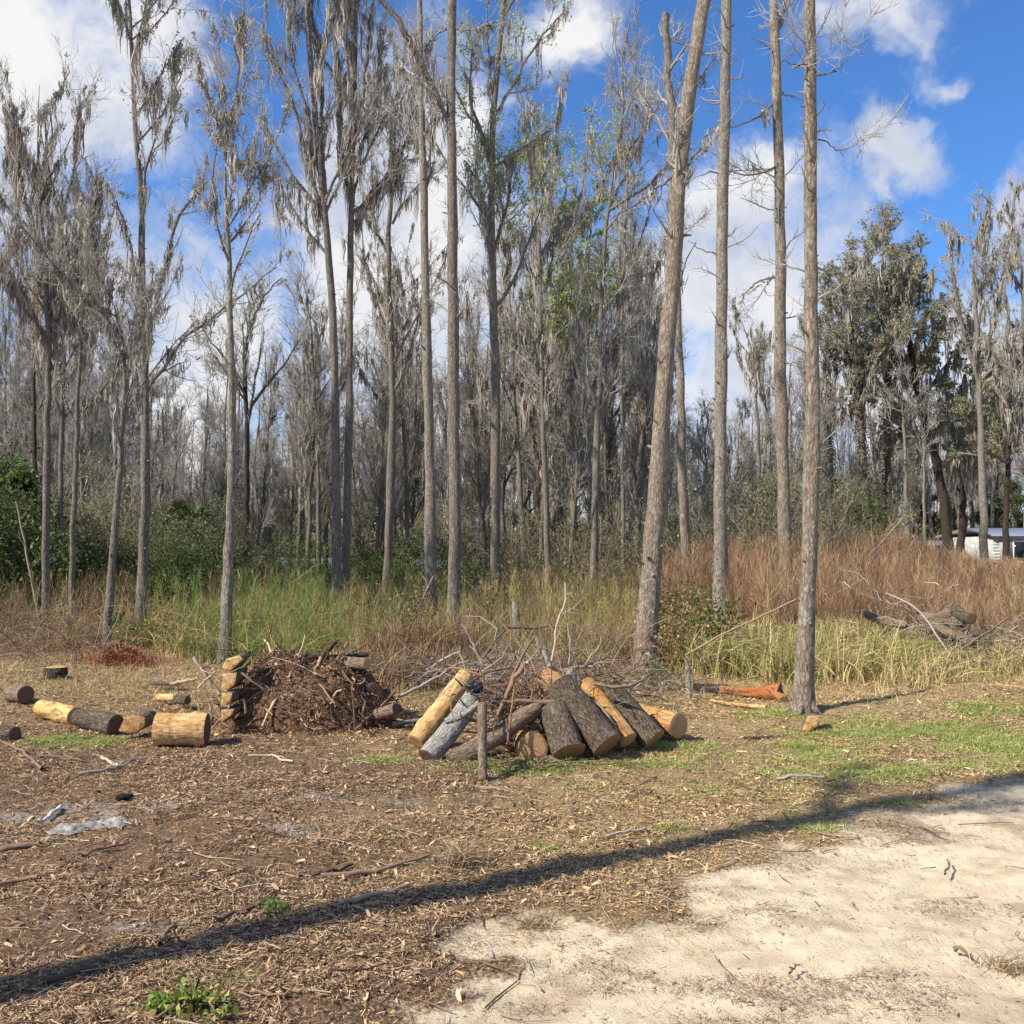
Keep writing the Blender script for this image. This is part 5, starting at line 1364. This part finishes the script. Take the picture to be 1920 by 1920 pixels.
# on the root heap
log('bark_log', 'sawn bark log with pale end lying on top of the root heap', Q(634, 1241, 9.0), Q(688, 1245, 8.85), w2(19, 9.3), w2(20, 9.2), 'log_brown', seed=50)
log('fallen_log', 'long dark limb lying along the crest of the root heap', Q(512, 1229, 9.0), Q(690, 1227, 9.15), w2(9, 9.3), w2(8, 9.4), 'bark_dark', 'ring_dark', cat='branch', seed=51, bend=.02)
log('short_log', 'short dark log with black end at the right side of the root heap', Q(672, 1300, 9.2), Q(702, 1297, 8.9), w2(30, 9), w2(31, 9), 'log_bark', 'ring_dark', seed=52)
log('short_log', 'small reddish log low at the right foot of the root heap', Q(706, 1340, 8.7), Q(742, 1330, 8.6), w2(20, 8.6), w2(22, 8.6), 'log_brown', 'ring_dark', seed=53)
log('dark_branch', 'short dark stub jutting up from the crest of the root heap', Q(604, 1232, 9.05), Q(630, 1203, 9.0), w2(8, 9.3), w2(7, 9.3), 'bark_dark', 'ring_dark', cat='branch', seed=54)


def block(name, label, pts, Y, d, mat, seed, cat='wood block', side='log_brown'):
    """a split block: outline in the picture plane at its own distance, pushed back d metres"""
    rng = np.random.default_rng(seed)
    f = np.array([P(a, b, Y) for a, b in pts]); n = len(f)
    f += rng.normal(size=(n, 3)) * .003; c = f.mean(0)
    back = c + (f - c) * .96 + np.array([.03, d, .01]) + rng.normal(size=(n, 3)) * .008
    cb = back.mean(0)
    rings = [c + (f - c) * .02, c + (f - c) * .55, c + (f - c) * .985 + [0, -.001, 0], f, (f + back) / 2 + rng.normal(size=(n, 3)) * .007, back, cb + (back - cb) * .02]
    i = np.arange(n)[None]; j = (i + 1) % n

    def skin(rr):
        v = np.array(rr); a_ = (np.arange(len(rr) - 1) * n)[:, None]
        return Geo().add(v, np.stack([a_ + i, a_ + j, a_ + n + j, a_ + n + i], -1), (v - c).reshape(-1, 3)[:, [0, 2, 1]])
    o = tag(mk(name, skin(rings[:4]), MAT[mat], c, smooth=False), label, cat)
    mk('bark', skin(rings[3:]), MAT[side], c, o, smooth=False)
    return o


block('wood_block', 'topmost of the four yellow split blocks stacked at the root heap', [(416, 1252), (424, 1236), (449, 1229), (456, 1236), (432, 1259)], 8.5, .26, 'wood', 1)
block('wood_block', 'second from the top of the four yellow split blocks', [(415, 1291), (419, 1264), (444, 1261), (441, 1284), (428, 1294)], 8.5, .26, 'wood_pale', 2)
block('wood_block', 'third from the top of the four yellow split blocks', [(412, 1325), (417, 1300), (437, 1298), (430, 1319)], 8.45, .24, 'wood', 3)
block('wood_block', 'lowest of the four yellow split blocks', [(414, 1356), (415, 1331), (440, 1328), (434, 1343)], 8.4, .24, 'wood_pale', 4)
block('wood_wedge', 'orange wedge shaped half round between the dark log and the pale round', [(223, 1370), (232, 1348), (246, 1341), (270, 1343), (272, 1362), (258, 1373), (238, 1374)], 8.2, .22, 'wood_orange', 5)
block('wood_block', 'small yellow sawn block lying by the foot of the nearest trunk', [(1504, 1366), (1515, 1344), (1539, 1341), (1534, 1361), (1512, 1374)], gp(1518, 1371)[1], .14, 'wood', 6)


# ------------------------------------------------------------------ heaps and sticks
def tangle(g, c, ext, n, L, r, rng, cols, ws, z0=None, up=.1, droop=-.05, K=6):
    p = np.asarray(c) + rng.normal(size=(n, 3)) * np.array(ext)
    d = nrm(rng.normal(size=(n, 3)) * [1, 1, .55] + [0, 0, up]); pa = np.zeros((n, K, 3)); pa[:, 0] = p; LL = L * rng.gamma(3, .33, n)
    for k in range(1, K):
        d = nrm(d + rng.normal(size=(n, 3)) * .22 + [0, 0, droop]); pa[:, k] = pa[:, k - 1] + d * (LL / (K - 1))[:, None]
    pa[:, :, 2] = np.maximum(pa[:, :, 2], H(pa[:, :, 0], pa[:, :, 1]) + .01)
    rr = r * rng.gamma(2.2, .45, n)[:, None] * np.linspace(1, .4, K)[None]
    g.tubes(pa, rr, 5, pick(rng, n, cols, ws))


def root_heap():
    rng = np.random.default_rng(61)
    c = (P(582, 1300, 9.05) * [1, 1, 0]); a, b, h = .88, .6, .58
    c[2] = float(H(c[0], c[1]))
    root = empty('root_heap', c, 'big dark heap of tangled roots, soil and bark left of the log stack', 'root heap')
    nr, na = 60, 130
    rr = np.linspace(0, 1.12, nr)[:, None]; th = (np.arange(na) * 2 * np.pi / na)[None]
    X = c[0] + a * rr * np.cos(th) * (1 + .12 * np.sin(th * 3 + 1)); Yv = c[1] + b * rr * np.sin(th)
    prof = np.clip(1 - rr ** 3.4, 0, 1) * np.interp(np.cos(th) * rr, [-1, -.6, .4, 1], [1.25, 1.08, .98, .62])
    def hp(X, Yv, prof): return c[2] - .04 + h * prof * (.72 + .5 * fbm(X * 3.2, Yv * 3.2, 14, 3)) + (fbm(X * 11, Yv * 11, 15, 4) - .5) * .13 * np.minimum(1, prof * 4)
    Z = hp(X, Yv, prof)
    v = np.stack([X, Yv, Z], -1); k = (np.arange(nr - 1) * na)[:, None]; i = np.arange(na)[None]; j = (i + 1) % na
    m, nt, bs, out = newmat('dark root soil'); nf = noise_n(nt, 40, 6, .7)
    nt.links.new(mixc(nt, ramp(nt, nf, .35, .65), (.05, .028, .016), (.24, .135, .075)), bs.inputs['Base Color']); bump(nt, bs, nf, 1, .02)
    mk('soil_mound', Geo().add(v, np.stack([k + i, k + na + i, k + na + j, k + j], -1)), m, c, root)
    g = Geo(); n = 4200
    rs = np.sqrt(rng.random(n)) * 1.08; ts = rng.uniform(0, 6.283, n)
    x = c[0] + a * rs * np.cos(ts); y = c[1] + b * rs * np.sin(ts)
    pf = np.clip(1 - rs ** 3.4, 0, 1) * np.interp(np.cos(ts) * rs, [-1, -.6, .4, 1], [1.25, 1.08, .98, .62]); z = hp(x, y, pf)
    p = np.stack([x, y, z], -1); nn = nrm(np.stack([np.cos(ts) * rs, np.sin(ts) * rs, .7 + 0 * rs], -1))
    d = nrm(np.cross(nn, rng.normal(size=(n, 3))) + nn * rng.uniform(-.1, .45, (n, 1))); K = 6; pa = np.zeros((n, K, 3)); pa[:, 0] = p + nn * .01
    LL = rng.gamma(1.3, .06, n) + .015
    for k_ in range(1, K):
        d = nrm(d + rng.normal(size=(n, 3)) * .3 + [0, 0, -.06]); pa[:, k_] = pa[:, k_ - 1] + d * (LL / 5)[:, None]
    g.tubes(pa, rng.gamma(.8, .0026, n)[:, None] * np.linspace(1, .4, K)[None] + .001, 5, pick(rng, n, [(.24, .145, .09), (.36, .24, .155), (.10, .06, .04), (.52, .39, .27), (.36, .21, .12)], [4, 3, 4, 1, 1]))
    lp = rng.integers(0, n, 6000)
    g.leaves(p[lp] + rng.normal(size=(6000, 3)) * .03 + nn[lp] * .012, rng.gamma(1.3, .012, 6000) + .005, rng, pick(rng, 6000, [(.27, .165, .10), (.13, .08, .05), (.42, .28, .17)], [3, 3, 1.5]))
    tag(mk('roots', g, MAT['litter'], c, root), kind='stuff')
    g = Geo()
    for a0, b0, Y0, w in [((452, 1262), (500, 1300), 8.5, 4), ((455, 1310), (462, 1338), 8.4, 4), ((585, 1268), (602, 1232), 8.8, 6), ((520, 1330), (560, 1345), 8.4, 4), ((640, 1290), (610, 1330), 8.5, 4), ((470, 1240), (452, 1255), 8.7, 4), ((500, 1246), (560, 1228), 8.9, 5)]:
        q = np.linspace(P(*a0, Y0), P(*b0, Y0 + .1), 6) + rng.normal(size=(6, 3)) * .008; g.tubes(q, np.full(6, w2(w, Y0)), 6, np.array([.45, .33, .2]))
    bs = rng.integers(0, n, 46); q0 = p[bs] + nn[bs] * .01; dd = nrm(np.cross(nn[bs], rng.normal(size=(46, 3))) + nn[bs] * rng.uniform(0, .4, (46, 1)))
    k9 = np.linspace(0, 1, 5)[None, :, None]; LL2 = rng.uniform(.15, .7, (46, 1, 1)); pa2 = q0[:, None] + dd[:, None] * k9 * LL2 + rng.normal(size=(46, 5, 3)) * .012
    g.tubes(pa2, rng.uniform(.005, .016, (46, 1)) * np.linspace(1, .5, 5)[None], 6, pick(rng, 46, [(.30, .19, .12), (.14, .09, .06), (.5, .38, .26)], [3, 2, 1.5]))
    g.leaves(np.array([P(545, 1303, 8.42)]), .08, rng, np.array([[.75, .55, .3]]))
    mk('broken_sticks', g, MAT['litter'], c, root)


root_heap()


def stick(label, pts, Y, w0, w1, col, seed=0, name='stick', Y2=None, ground=False, twigs=0, cat='stick'):
    rng = np.random.default_rng(seed + 400)
    if ground:
        q = np.array([gp(a, b) for a, b in pts]); q[:, 2] += .018
        t = np.linspace(0, 1, 9); tt = np.linspace(0, 1, len(q)); q = np.stack([np.interp(t, tt, q[:, i]) for i in range(3)], -1); Y = q[:, 1].mean()
        q[:, 2] = HF(q[:, 0], q[:, 1]) * .5 + q[:, 2] * .5 + .012
    else:
        q = stem_path(pts, Y, 11, Y2, rng, .004)
    q[1:-1] += rng.normal(size=(len(q) - 2, 3)) * .005
    r = np.linspace(w0, w1, len(q)) * Y / F / 2
    g = Geo().tubes(q, r, 8, np.array(col), lump=.15, seed=seed)
    g.add(np.array([q[0] + (0, 0, 0)] * 4) + rng.normal(size=(4, 3)) * r[0] * .3, [(0, 1, 2, 3)], np.array(col))
    if twigs:
        A, AR = grow(q[None], r[None], twigs, .2, 1, .28 * Y / 8, 45, .05, .2, 5, .5, .01, .002, rng)
        B, BR = grow(A, AR, twigs * 3, .2, 1, .12 * Y / 8, 45, .05, .2, 4, .6, .01, .0018, rng)
        g.tubes(A, AR, 5, np.array(col)); g.tubes(B, BR, 4, np.array(col))
    return tag(mk(name, g, MAT['litter'], q[0]), label, cat)


GY, BRN, PAL, DKB = (.36, .31, .25), (.22, .145, .10), (.52, .42, .31), (.10, .07, .05)
stick('tall crooked pale stick rising above the stack top', [(1030, 1250), (1041, 1232), (1040, 1195), (1045, 1160), (1063, 1130), (1060, 1092)], 8.4, 5, 3, (.5, .43, .33), 1, twigs=3)
stick('dark bent stick arching over the middle of the stack', [(930, 1352), (948, 1310), (962, 1265), (985, 1215), (1003, 1193)], 7.7, 9, 4, BRN, 2)
stick('thick grey stick sloping from the apex down to the right', [(1002, 1193), (1020, 1222), (1030, 1250)], 8.0, 8, 9, GY, 3)
stick('upright thin stick behind the mossy stub', [(1067, 1245), (1068, 1205), (1064, 1168)], 8.8, 4, 3, GY, 4)
stick('forked thin stick reaching right above the stack', [(1095, 1250), (1115, 1222), (1127, 1205), (1129, 1185)], 8.7, 4, 2, GY, 5, twigs=3)
stick('pale broken stick pointing up right in the middle of the stack', [(972, 1262), (982, 1252), (992, 1240)], 7.8, 6, 6, PAL, 6)
stick('reddish stick hanging down over the rotten log', [(965, 1285), (958, 1340), (951, 1395)], 7.35, 5, 4, (.3, .16, .1), 7)
stick('thick brown stick leaning left of the dark bent one', [(985, 1243), (960, 1280), (945, 1315), (932, 1345)], 7.6, 11, 7, (.27, .17, .115), 8)
stick('thin stick lying across the stack above the rotten log', [(950, 1316), (990, 1314), (1030, 1316), (1050, 1318)], 7.5, 7, 10, BRN, 9)
stick('curved reddish root in the stack centre', [(978, 1262), (1000, 1290), (990, 1330), (985, 1380)], 7.5, 4, 3, (.27, .14, .09), 10)
stick('long dark limb sloping from the brush down to the left', [(748, 1306), (800, 1282), (850, 1248), (878, 1240)], 9.2, 7, 4, GY, 11, Y2=9.6)
stick('long thin dark limb across the brush behind the stack', [(860, 1280), (900, 1262), (960, 1250), (1000, 1252)], 8.9, 5, 4, BRN, 12)
stick('straight thin stick leaning up left behind the stack', [(905, 1248), (885, 1205), (866, 1170)], 9.4, 5, 3, GY, 13, twigs=2)
stick('pale crooked root coming out of the brush right of the stack', [(1168, 1276), (1185, 1285), (1200, 1300)], 8.9, 6, 5, PAL, 14)
stick('long thin stem leaning low to the left across the right hand weeds', [(1286, 1228), (1350, 1192), (1420, 1158), (1495, 1123)], 11.5, 4, 3, (.36, .24, .16), 15)
stick('curved bleached branch arching over the heap at right', [(1849, 1282), (1782, 1229), (1752, 1190), (1735, 1146), (1700, 1128), (1661, 1112)], 12.5, 5, 3, (.40, .34, .27), 16, Y2=14.2, twigs=4)
stick('thin dark branch crossing the heap at right', [(1772, 1243), (1820, 1205), (1890, 1158)], 13.5, 4, 4, BRN, 17)
stick('pale straw stem leaning in the dry grass right of the nearest trunk', [(1526, 1228), (1550, 1250), (1572, 1272)], 10.8, 4, 4, (.6, .47, .27), 18)
stick('tall broken stick leaning at the left side of the yellow blocks', [(364, 1231), (385, 1262), (400, 1285), (412, 1305)], 9.4, 8, 7, (.5, .38, .25), 19, twigs=2)
stick('thin forked stick beside the tall broken stick', [(372, 1290), (390, 1270), (405, 1258)], 9.3, 4, 3, PAL, 20, twigs=2)
stick('pale limb leaning on the ground behind the pale log round', [(318, 1283), (345, 1277), (372, 1272)], 10.6, 7, 6, (.45, .35, .22), 21)
stick('grey branched stick lying on the mud below the log row', [(146, 1458), (185, 1452), (218, 1444), (253, 1430)], 0, 7, 5, GY, 22, ground=True, twigs=4)
stick('pale short branch beside the grey branched stick', [(190, 1426), (206, 1434), (222, 1442)], 0, 6, 5, PAL, 23, ground=True)
stick('brown branch at the left edge below the black ended log', [(5, 1395), (40, 1415), (78, 1445)], 0, 5, 6, BRN, 24, ground=True)
stick('dark twig running right from the brown left branch', [(70, 1424), (110, 1426), (155, 1432)], 0, 5, 3, BRN, 25, ground=True, twigs=3)
stick('curved thin pale stick lying below the root heap', [(465, 1423), (510, 1420), (550, 1434)], 0, 5, 4, PAL, 26, ground=True)
stick('white peeled stick on the grey mud at left', [(70, 1546), (92, 1534), (113, 1519)], 0, 7, 8, (.72, .68, .6), 27, ground=True)
stick('thick dark branch at the left edge below the plastic bag', [(-20, 1600), (25, 1596), (75, 1590)], 0, 12, 10, BRN, 28, ground=True)
stick('long forked branch lying in the middle foreground', [(600, 1650), (650, 1646), (700, 1640), (755, 1625), (807, 1608)], 0, 11, 6, (.3, .2, .14), 29, ground=True, twigs=1)
stick('short dark stick touching the long forked branch', [(585, 1648), (625, 1640), (660, 1628)], 0, 7, 7, DKB, 30, ground=True)
stick('flat pale board like strip below the long forked branch', [(632, 1706), (700, 1688), (766, 1667)], 0, 9, 9, (.4, .29, .2), 31, ground=True)
stick('dark stick on wet mud left of the small green sprout', [(404, 1733), (450, 1716), (512, 1697)], 0, 8, 6, DKB, 32, ground=True)
stick('dark bark strip inside the long shadow at lower left', [(82, 1847), (130, 1838), (178, 1826)], 0, 13, 10, DKB, 33, ground=True)
stick('thin brown stick above the mud at left centre', [(155, 1612), (190, 1600), (240, 1588)], 0, 6, 4, BRN, 34, ground=True)
stick('rotted brown stick at the left edge above the shadow', [(-10, 1668), (30, 1656), (70, 1652)], 0, 9, 7, (.3, .19, .12), 35, ground=True)
stick('short crooked stick stump in the lower left mud', [(300, 1775), (308, 1755), (330, 1744)], 0, 9, 8, BRN, 36, ground=True)
stick('bleached grey twig on the verge at right', [(1455, 1465), (1500, 1462), (1545, 1460)], 0, 6, 5, (.45, .41, .36), 37, ground=True)
stick('pale thin stick on the verge near the long shadow', [(1135, 1578), (1170, 1568), (1210, 1558)], 0, 5, 4, PAL, 38, ground=True)
stick('reddish thin stick on the shaded left foreground', [(468, 1870), (530, 1870), (570, 1865)], 0, 5, 4, (.35, .2, .12), 39, ground=True)
stick('short upright reddish twig in the lower left foreground', [(568, 1895), (572, 1865), (568, 1835)], 3.55, 6, 5, (.32, .19, .12), 40)
stick('small dark twig lying on the bright sand at right', [(1772, 1640), (1780, 1620), (1775, 1612)], 0, 4, 3, BRN, 41, ground=True)
stick('curved bark strip on the sand near the right edge', [(1790, 1778), (1808, 1790), (1824, 1796)], 0, 7, 4, BRN, 42, ground=True)
stick('short brown stick on the sand right of centre', [(1480, 1828), (1490, 1815), (1500, 1812)], 0, 4, 3, BRN, 43, ground=True)
stick('dark stick on the verge below the sawn block', [(1395, 1388), (1430, 1386), (1462, 1384)], 0, 5, 4, DKB, 44, ground=True)
stick('thin upright sapling with crooked stem at left', [(78, 1190), (60, 1090), (40, 990), (30, 940)], 19, 6, 3, (.36, .28, .2), 45, 'sapling', twigs=6, cat='sapling')
stick('thin leaning sapling before the palms at left', [(385, 1090), (350, 1050), (310, 985), (295, 930)], 26, 4, 2, (.36, .3, .22), 46, 'sapling', twigs=6, cat='sapling')
stick('thin leaning stem left of the twisted trunk', [(765, 1180), (785, 1140), (812, 1080)], 16, 4, 2, (.4, .34, .26), 47, 'sapling', twigs=2, cat='sapling')


def brush():
    rng = np.random.default_rng(71); c = gp(985, 1330); c[1] = 8.3; c[0] = P(985, 1300, 8.3)[0]; c[2] = float(H(c[0], c[1]))
    root = empty('brush_pile', c, 'grey brown brushwood and roots filling the core of the log stack', 'brush pile')
    g = Geo()
    cols = [(.22, .15, .10), (.12, .08, .055), (.34, .28, .22), (.30, .17, .11)]
    tangle(g, P(985, 1310, 8.1), (.24, .18, .10), 480, .3, .0045, rng, cols, [3, 3, 2, 2])
    tangle(g, P(970, 1360, 7.7), (.16, .12, .08), 260, .22, .0045, rng, cols, [3, 3, 1, 2])
    tangle(g, P(1010, 1300, 7.75), (.35, .10, .09), 60, .4, .005, rng, cols, [3, 2, 3, 2])
    tangle(g, P(1000, 1262, 9.1), (.4, .3, .07), 260, .36, .0038, rng, [(.30, .26, .21), (.16, .12, .09), (.2, .14, .1)], [3, 3, 1], up=.3)
    tag(mk('sticks', g, MAT['litter'], c, root), kind='stuff')
    g = Geo(); nr, na = 14, 40; rr = np.linspace(0, 1, nr)[:, None]; th = (np.arange(na) * 2 * np.pi / na)[None]; cc = P(1010, 1330, 8.2); cc[2] = 0
    X = cc[0] + .55 * rr * np.cos(th); Yv = cc[1] + .35 * rr * np.sin(th); Z = H(X, Yv) - .02 + .36 * (1 - rr ** 1.8) * (.7 + .6 * fbm(X * 6, Yv * 6, 4, 3))
    k = (np.arange(nr - 1) * na)[:, None]; i = np.arange(na)[None]; j = (i + 1) % na
    g.add(np.stack([X, Yv, Z], -1), np.stack([k + i, k + na + i, k + na + j, k + j], -1), np.array([.05, .034, .024]))
    mk('soil_core', g, MAT['litter'], c, root)
    # debris round the left log row and behind
    c2 = gp(1110, 1290)
    r2 = empty('brush_pile', c2, 'low dark brushwood lying on the ground behind the log stack', 'brush pile')
    g = Geo(); tangle(g, P(860, 1262, 10.2), (.6, .35, .07), 220, .5, .0045, rng, [(.34, .30, .25), (.16, .12, .09)], [2, 3]); tangle(g, P(1130, 1280, 9.9), (.6, .3, .05), 260, .4, .0042, rng, [(.3, .25, .2), (.13, .09, .07)], [2, 3])
    tag(mk('sticks', g, MAT['litter'], c2, r2), kind='stuff')
    c3 = gp(1800, 1240)
    r3 = empty('brush_pile', c3, 'grey twiggy brush around the log heap in the grass at right', 'brush pile')
    g = Geo(); tangle(g, P(1780, 1190, 14.4), (.6, .4, .12), 300, .55, .005, rng, [(.36, .30, .24), (.2, .15, .11)], [3, 2]); tangle(g, P(1700, 1130, 15), (.5, .3, .2), 40, .6, .004, rng, [(.5, .43, .36)], [1], up=.5)
    tangle(g, P(1830, 1235, 13.2), (.6, .4, .08), 300, .5, .005, rng, [(.38, .29, .21), (.24, .17, .12)], [2, 2])
    tag(mk('sticks', g, MAT['litter'], c3, r3), kind='stuff')


brush()


def bush(name, label, c, ext, n, size, cols, ws, seed, stems=14, hgt=None):
    rng = np.random.default_rng(seed); c = np.asarray(c, float)
    root = empty(name, c, label, 'bush')
    ncl = max(6, stems); cc = c + rng.normal(size=(ncl, 3)) * ext * .6 + [0, 0, ext[2]]; cc[:, 2] = np.maximum(cc[:, 2], c[2] + .04)
    st = np.stack([np.repeat(c[None], ncl, 0) + rng.normal(size=(ncl, 3)) * [.03, .03, 0], (c * .5 + cc * .5) + rng.normal(size=(ncl, 3)) * .03, cc], 1)
    mk('stems', Geo().tubes(st, np.array([[.007, .005, .002]]) * np.ones((ncl, 1)), 5, np.array([.2, .14, .09])), MAT['twig'], c, root)
    k = rng.integers(0, ncl, n); p = cc[k] + rng.normal(size=(n, 3)) * np.array(ext) * .32; p[:, 2] = np.maximum(p[:, 2], c[2] + .02)
    mk('leaves', Geo().leaves(p, size * rng.uniform(.5, 1.3, n), rng, pick(rng, n, cols, ws, .35)), MAT['leaf'], c, root)
    return root


e = np.array
bush('leafy_bush', 'bush with orange dead leaves right behind the leaning trunk', gp(1262, 1262), e([.28, .25, .55]), 900, .055, [(.46, .24, .12), (.34, .18, .09), (.16, .19, .06), (.55, .38, .22)], [3, 3, 3, 1.5], 1, 22)
bush('leafy_bush', 'green leafy bush between the leaning trunk and the mottled trunk', gp(1325, 1245), e([.5, .35, .42]), 2600, .06, [(.09, .14, .03), (.2, .22, .06), (.3, .2, .08)], [4, 2, 2], 2, 26)
bush('leafy_bush', 'small bush with glossy pale leaves at the foot of the leaning trunk', gp(1228, 1295), e([.14, .12, .16]), 500, .04, [(.10, .17, .05), (.5, .55, .45)], [4, 1], 3, 12)
bush('weed', 'yellow green leafy weed in the shadow at lower left', gp(365, 1895), e([.11, .08, .035]), 230, .03, [(.24, .27, .07), (.42, .38, .09), (.14, .19, .05)], [3, 3, 2], 4, 12)
bush('weed', 'small light green sprout on the mud beside the dark stick', gp(517, 1713), e([.045, .04, .02]), 80, .024, [(.22, .32, .08)], [1], 5, 6)
bush('weed', 'low green weed patch at the bottom edge below the yellow weed', gp(312, 1908), e([.07, .05, .03]), 160, .03, [(.16, .28, .05), (.3, .36, .07)], [2, 1], 6, 8)
bush('palmetto', 'small glossy palmetto at the foot of the thin leaning trunk at left', gp(222, 1192), e([.22, .2, .22]), 320, .16, [(.05, .09, .03), (.14, .2, .08)], [3, 1], 7, 12)
bush('leafy_bush', 'yellow green bush beside the small palmetto at left', gp(262, 1208), e([.4, .3, .16]), 1500, .05, [(.28, .27, .06), (.16, .19, .05), (.4, .33, .1)], [3, 2, 1], 8, 16)
bush('creeping_plant', 'low green leafy creeper around the feet of the stacked logs', gp(1010, 1440), e([.62, .16, .015]), 900, .022, [(.12, .20, .04), (.2, .28, .06)], [2, 1], 9, 70)
bush('red_bush', 'low rusty red dead bush in the dry grass left of the slender trunk', gp(228, 1243), e([.22, .15, .12]), 700, .05, [(.28, .09, .05), (.2, .07, .04)], [1, 1], 10, 16)
bush('leafy_bush', 'brown leaved bush at the left of the dark straight trunk', gp(770, 1240), e([.35, .3, .5]), 1500, .05, [(.22, .15, .08), (.14, .15, .05), (.3, .2, .1)], [3, 2, 2], 11, 24)
bush('leafy_bush', 'dark brown green bush at the foot of the tall centre tree', gp(915, 1205), e([.35, .3, .45]), 1500, .06, [(.13, .10, .05), (.08, .09, .03), (.24, .17, .08)], [3, 2, 2], 12, 22)
bush('yellow_bush', 'bright yellow green young tree behind the brown thicket', P(1600, 1030, 44) * [1, 1, 0], e([1.1, .8, 1.9]), 7000, .16, [(.20, .24, .04), (.12, .17, .03)], [2, 1], 13, 40)


# dead grass tuft in the foreground
def tuft(px, py, n, h, label, seed):
    rng = np.random.default_rng(seed); q = gp(px, py); g = Geo()
    blades(g, q[0] + rng.normal(size=n) * .05, q[1] + rng.normal(size=n) * .04, rng.uniform(.4, 1.2, n) * h, rng, np.full(n, .004), 1.1, pick(rng, n, [(.34, .25, .14), (.2, .14, .08), (.5, .4, .25)], [3, 2, 1]), 5, HF(np.full(n, q[0]), np.full(n, q[1])))
    tag(mk('grass_tuft', g, MAT['dry'], q), label, 'grass tuft')


tuft(868, 1622, 240, .16, 'dead brown grass tuft above the long shadow in the centre', 1)
tuft(1010, 1725, 260, .09, 'reddish dead grass tuft at the sand edge below the long shadow', 2)
tuft(1895, 1800, 200, .10, 'grey grass tuft on the sand at the right edge', 3)
tuft(1175, 1560, 120, .07, 'small dark dead tuft left of the verge grass patch', 4)
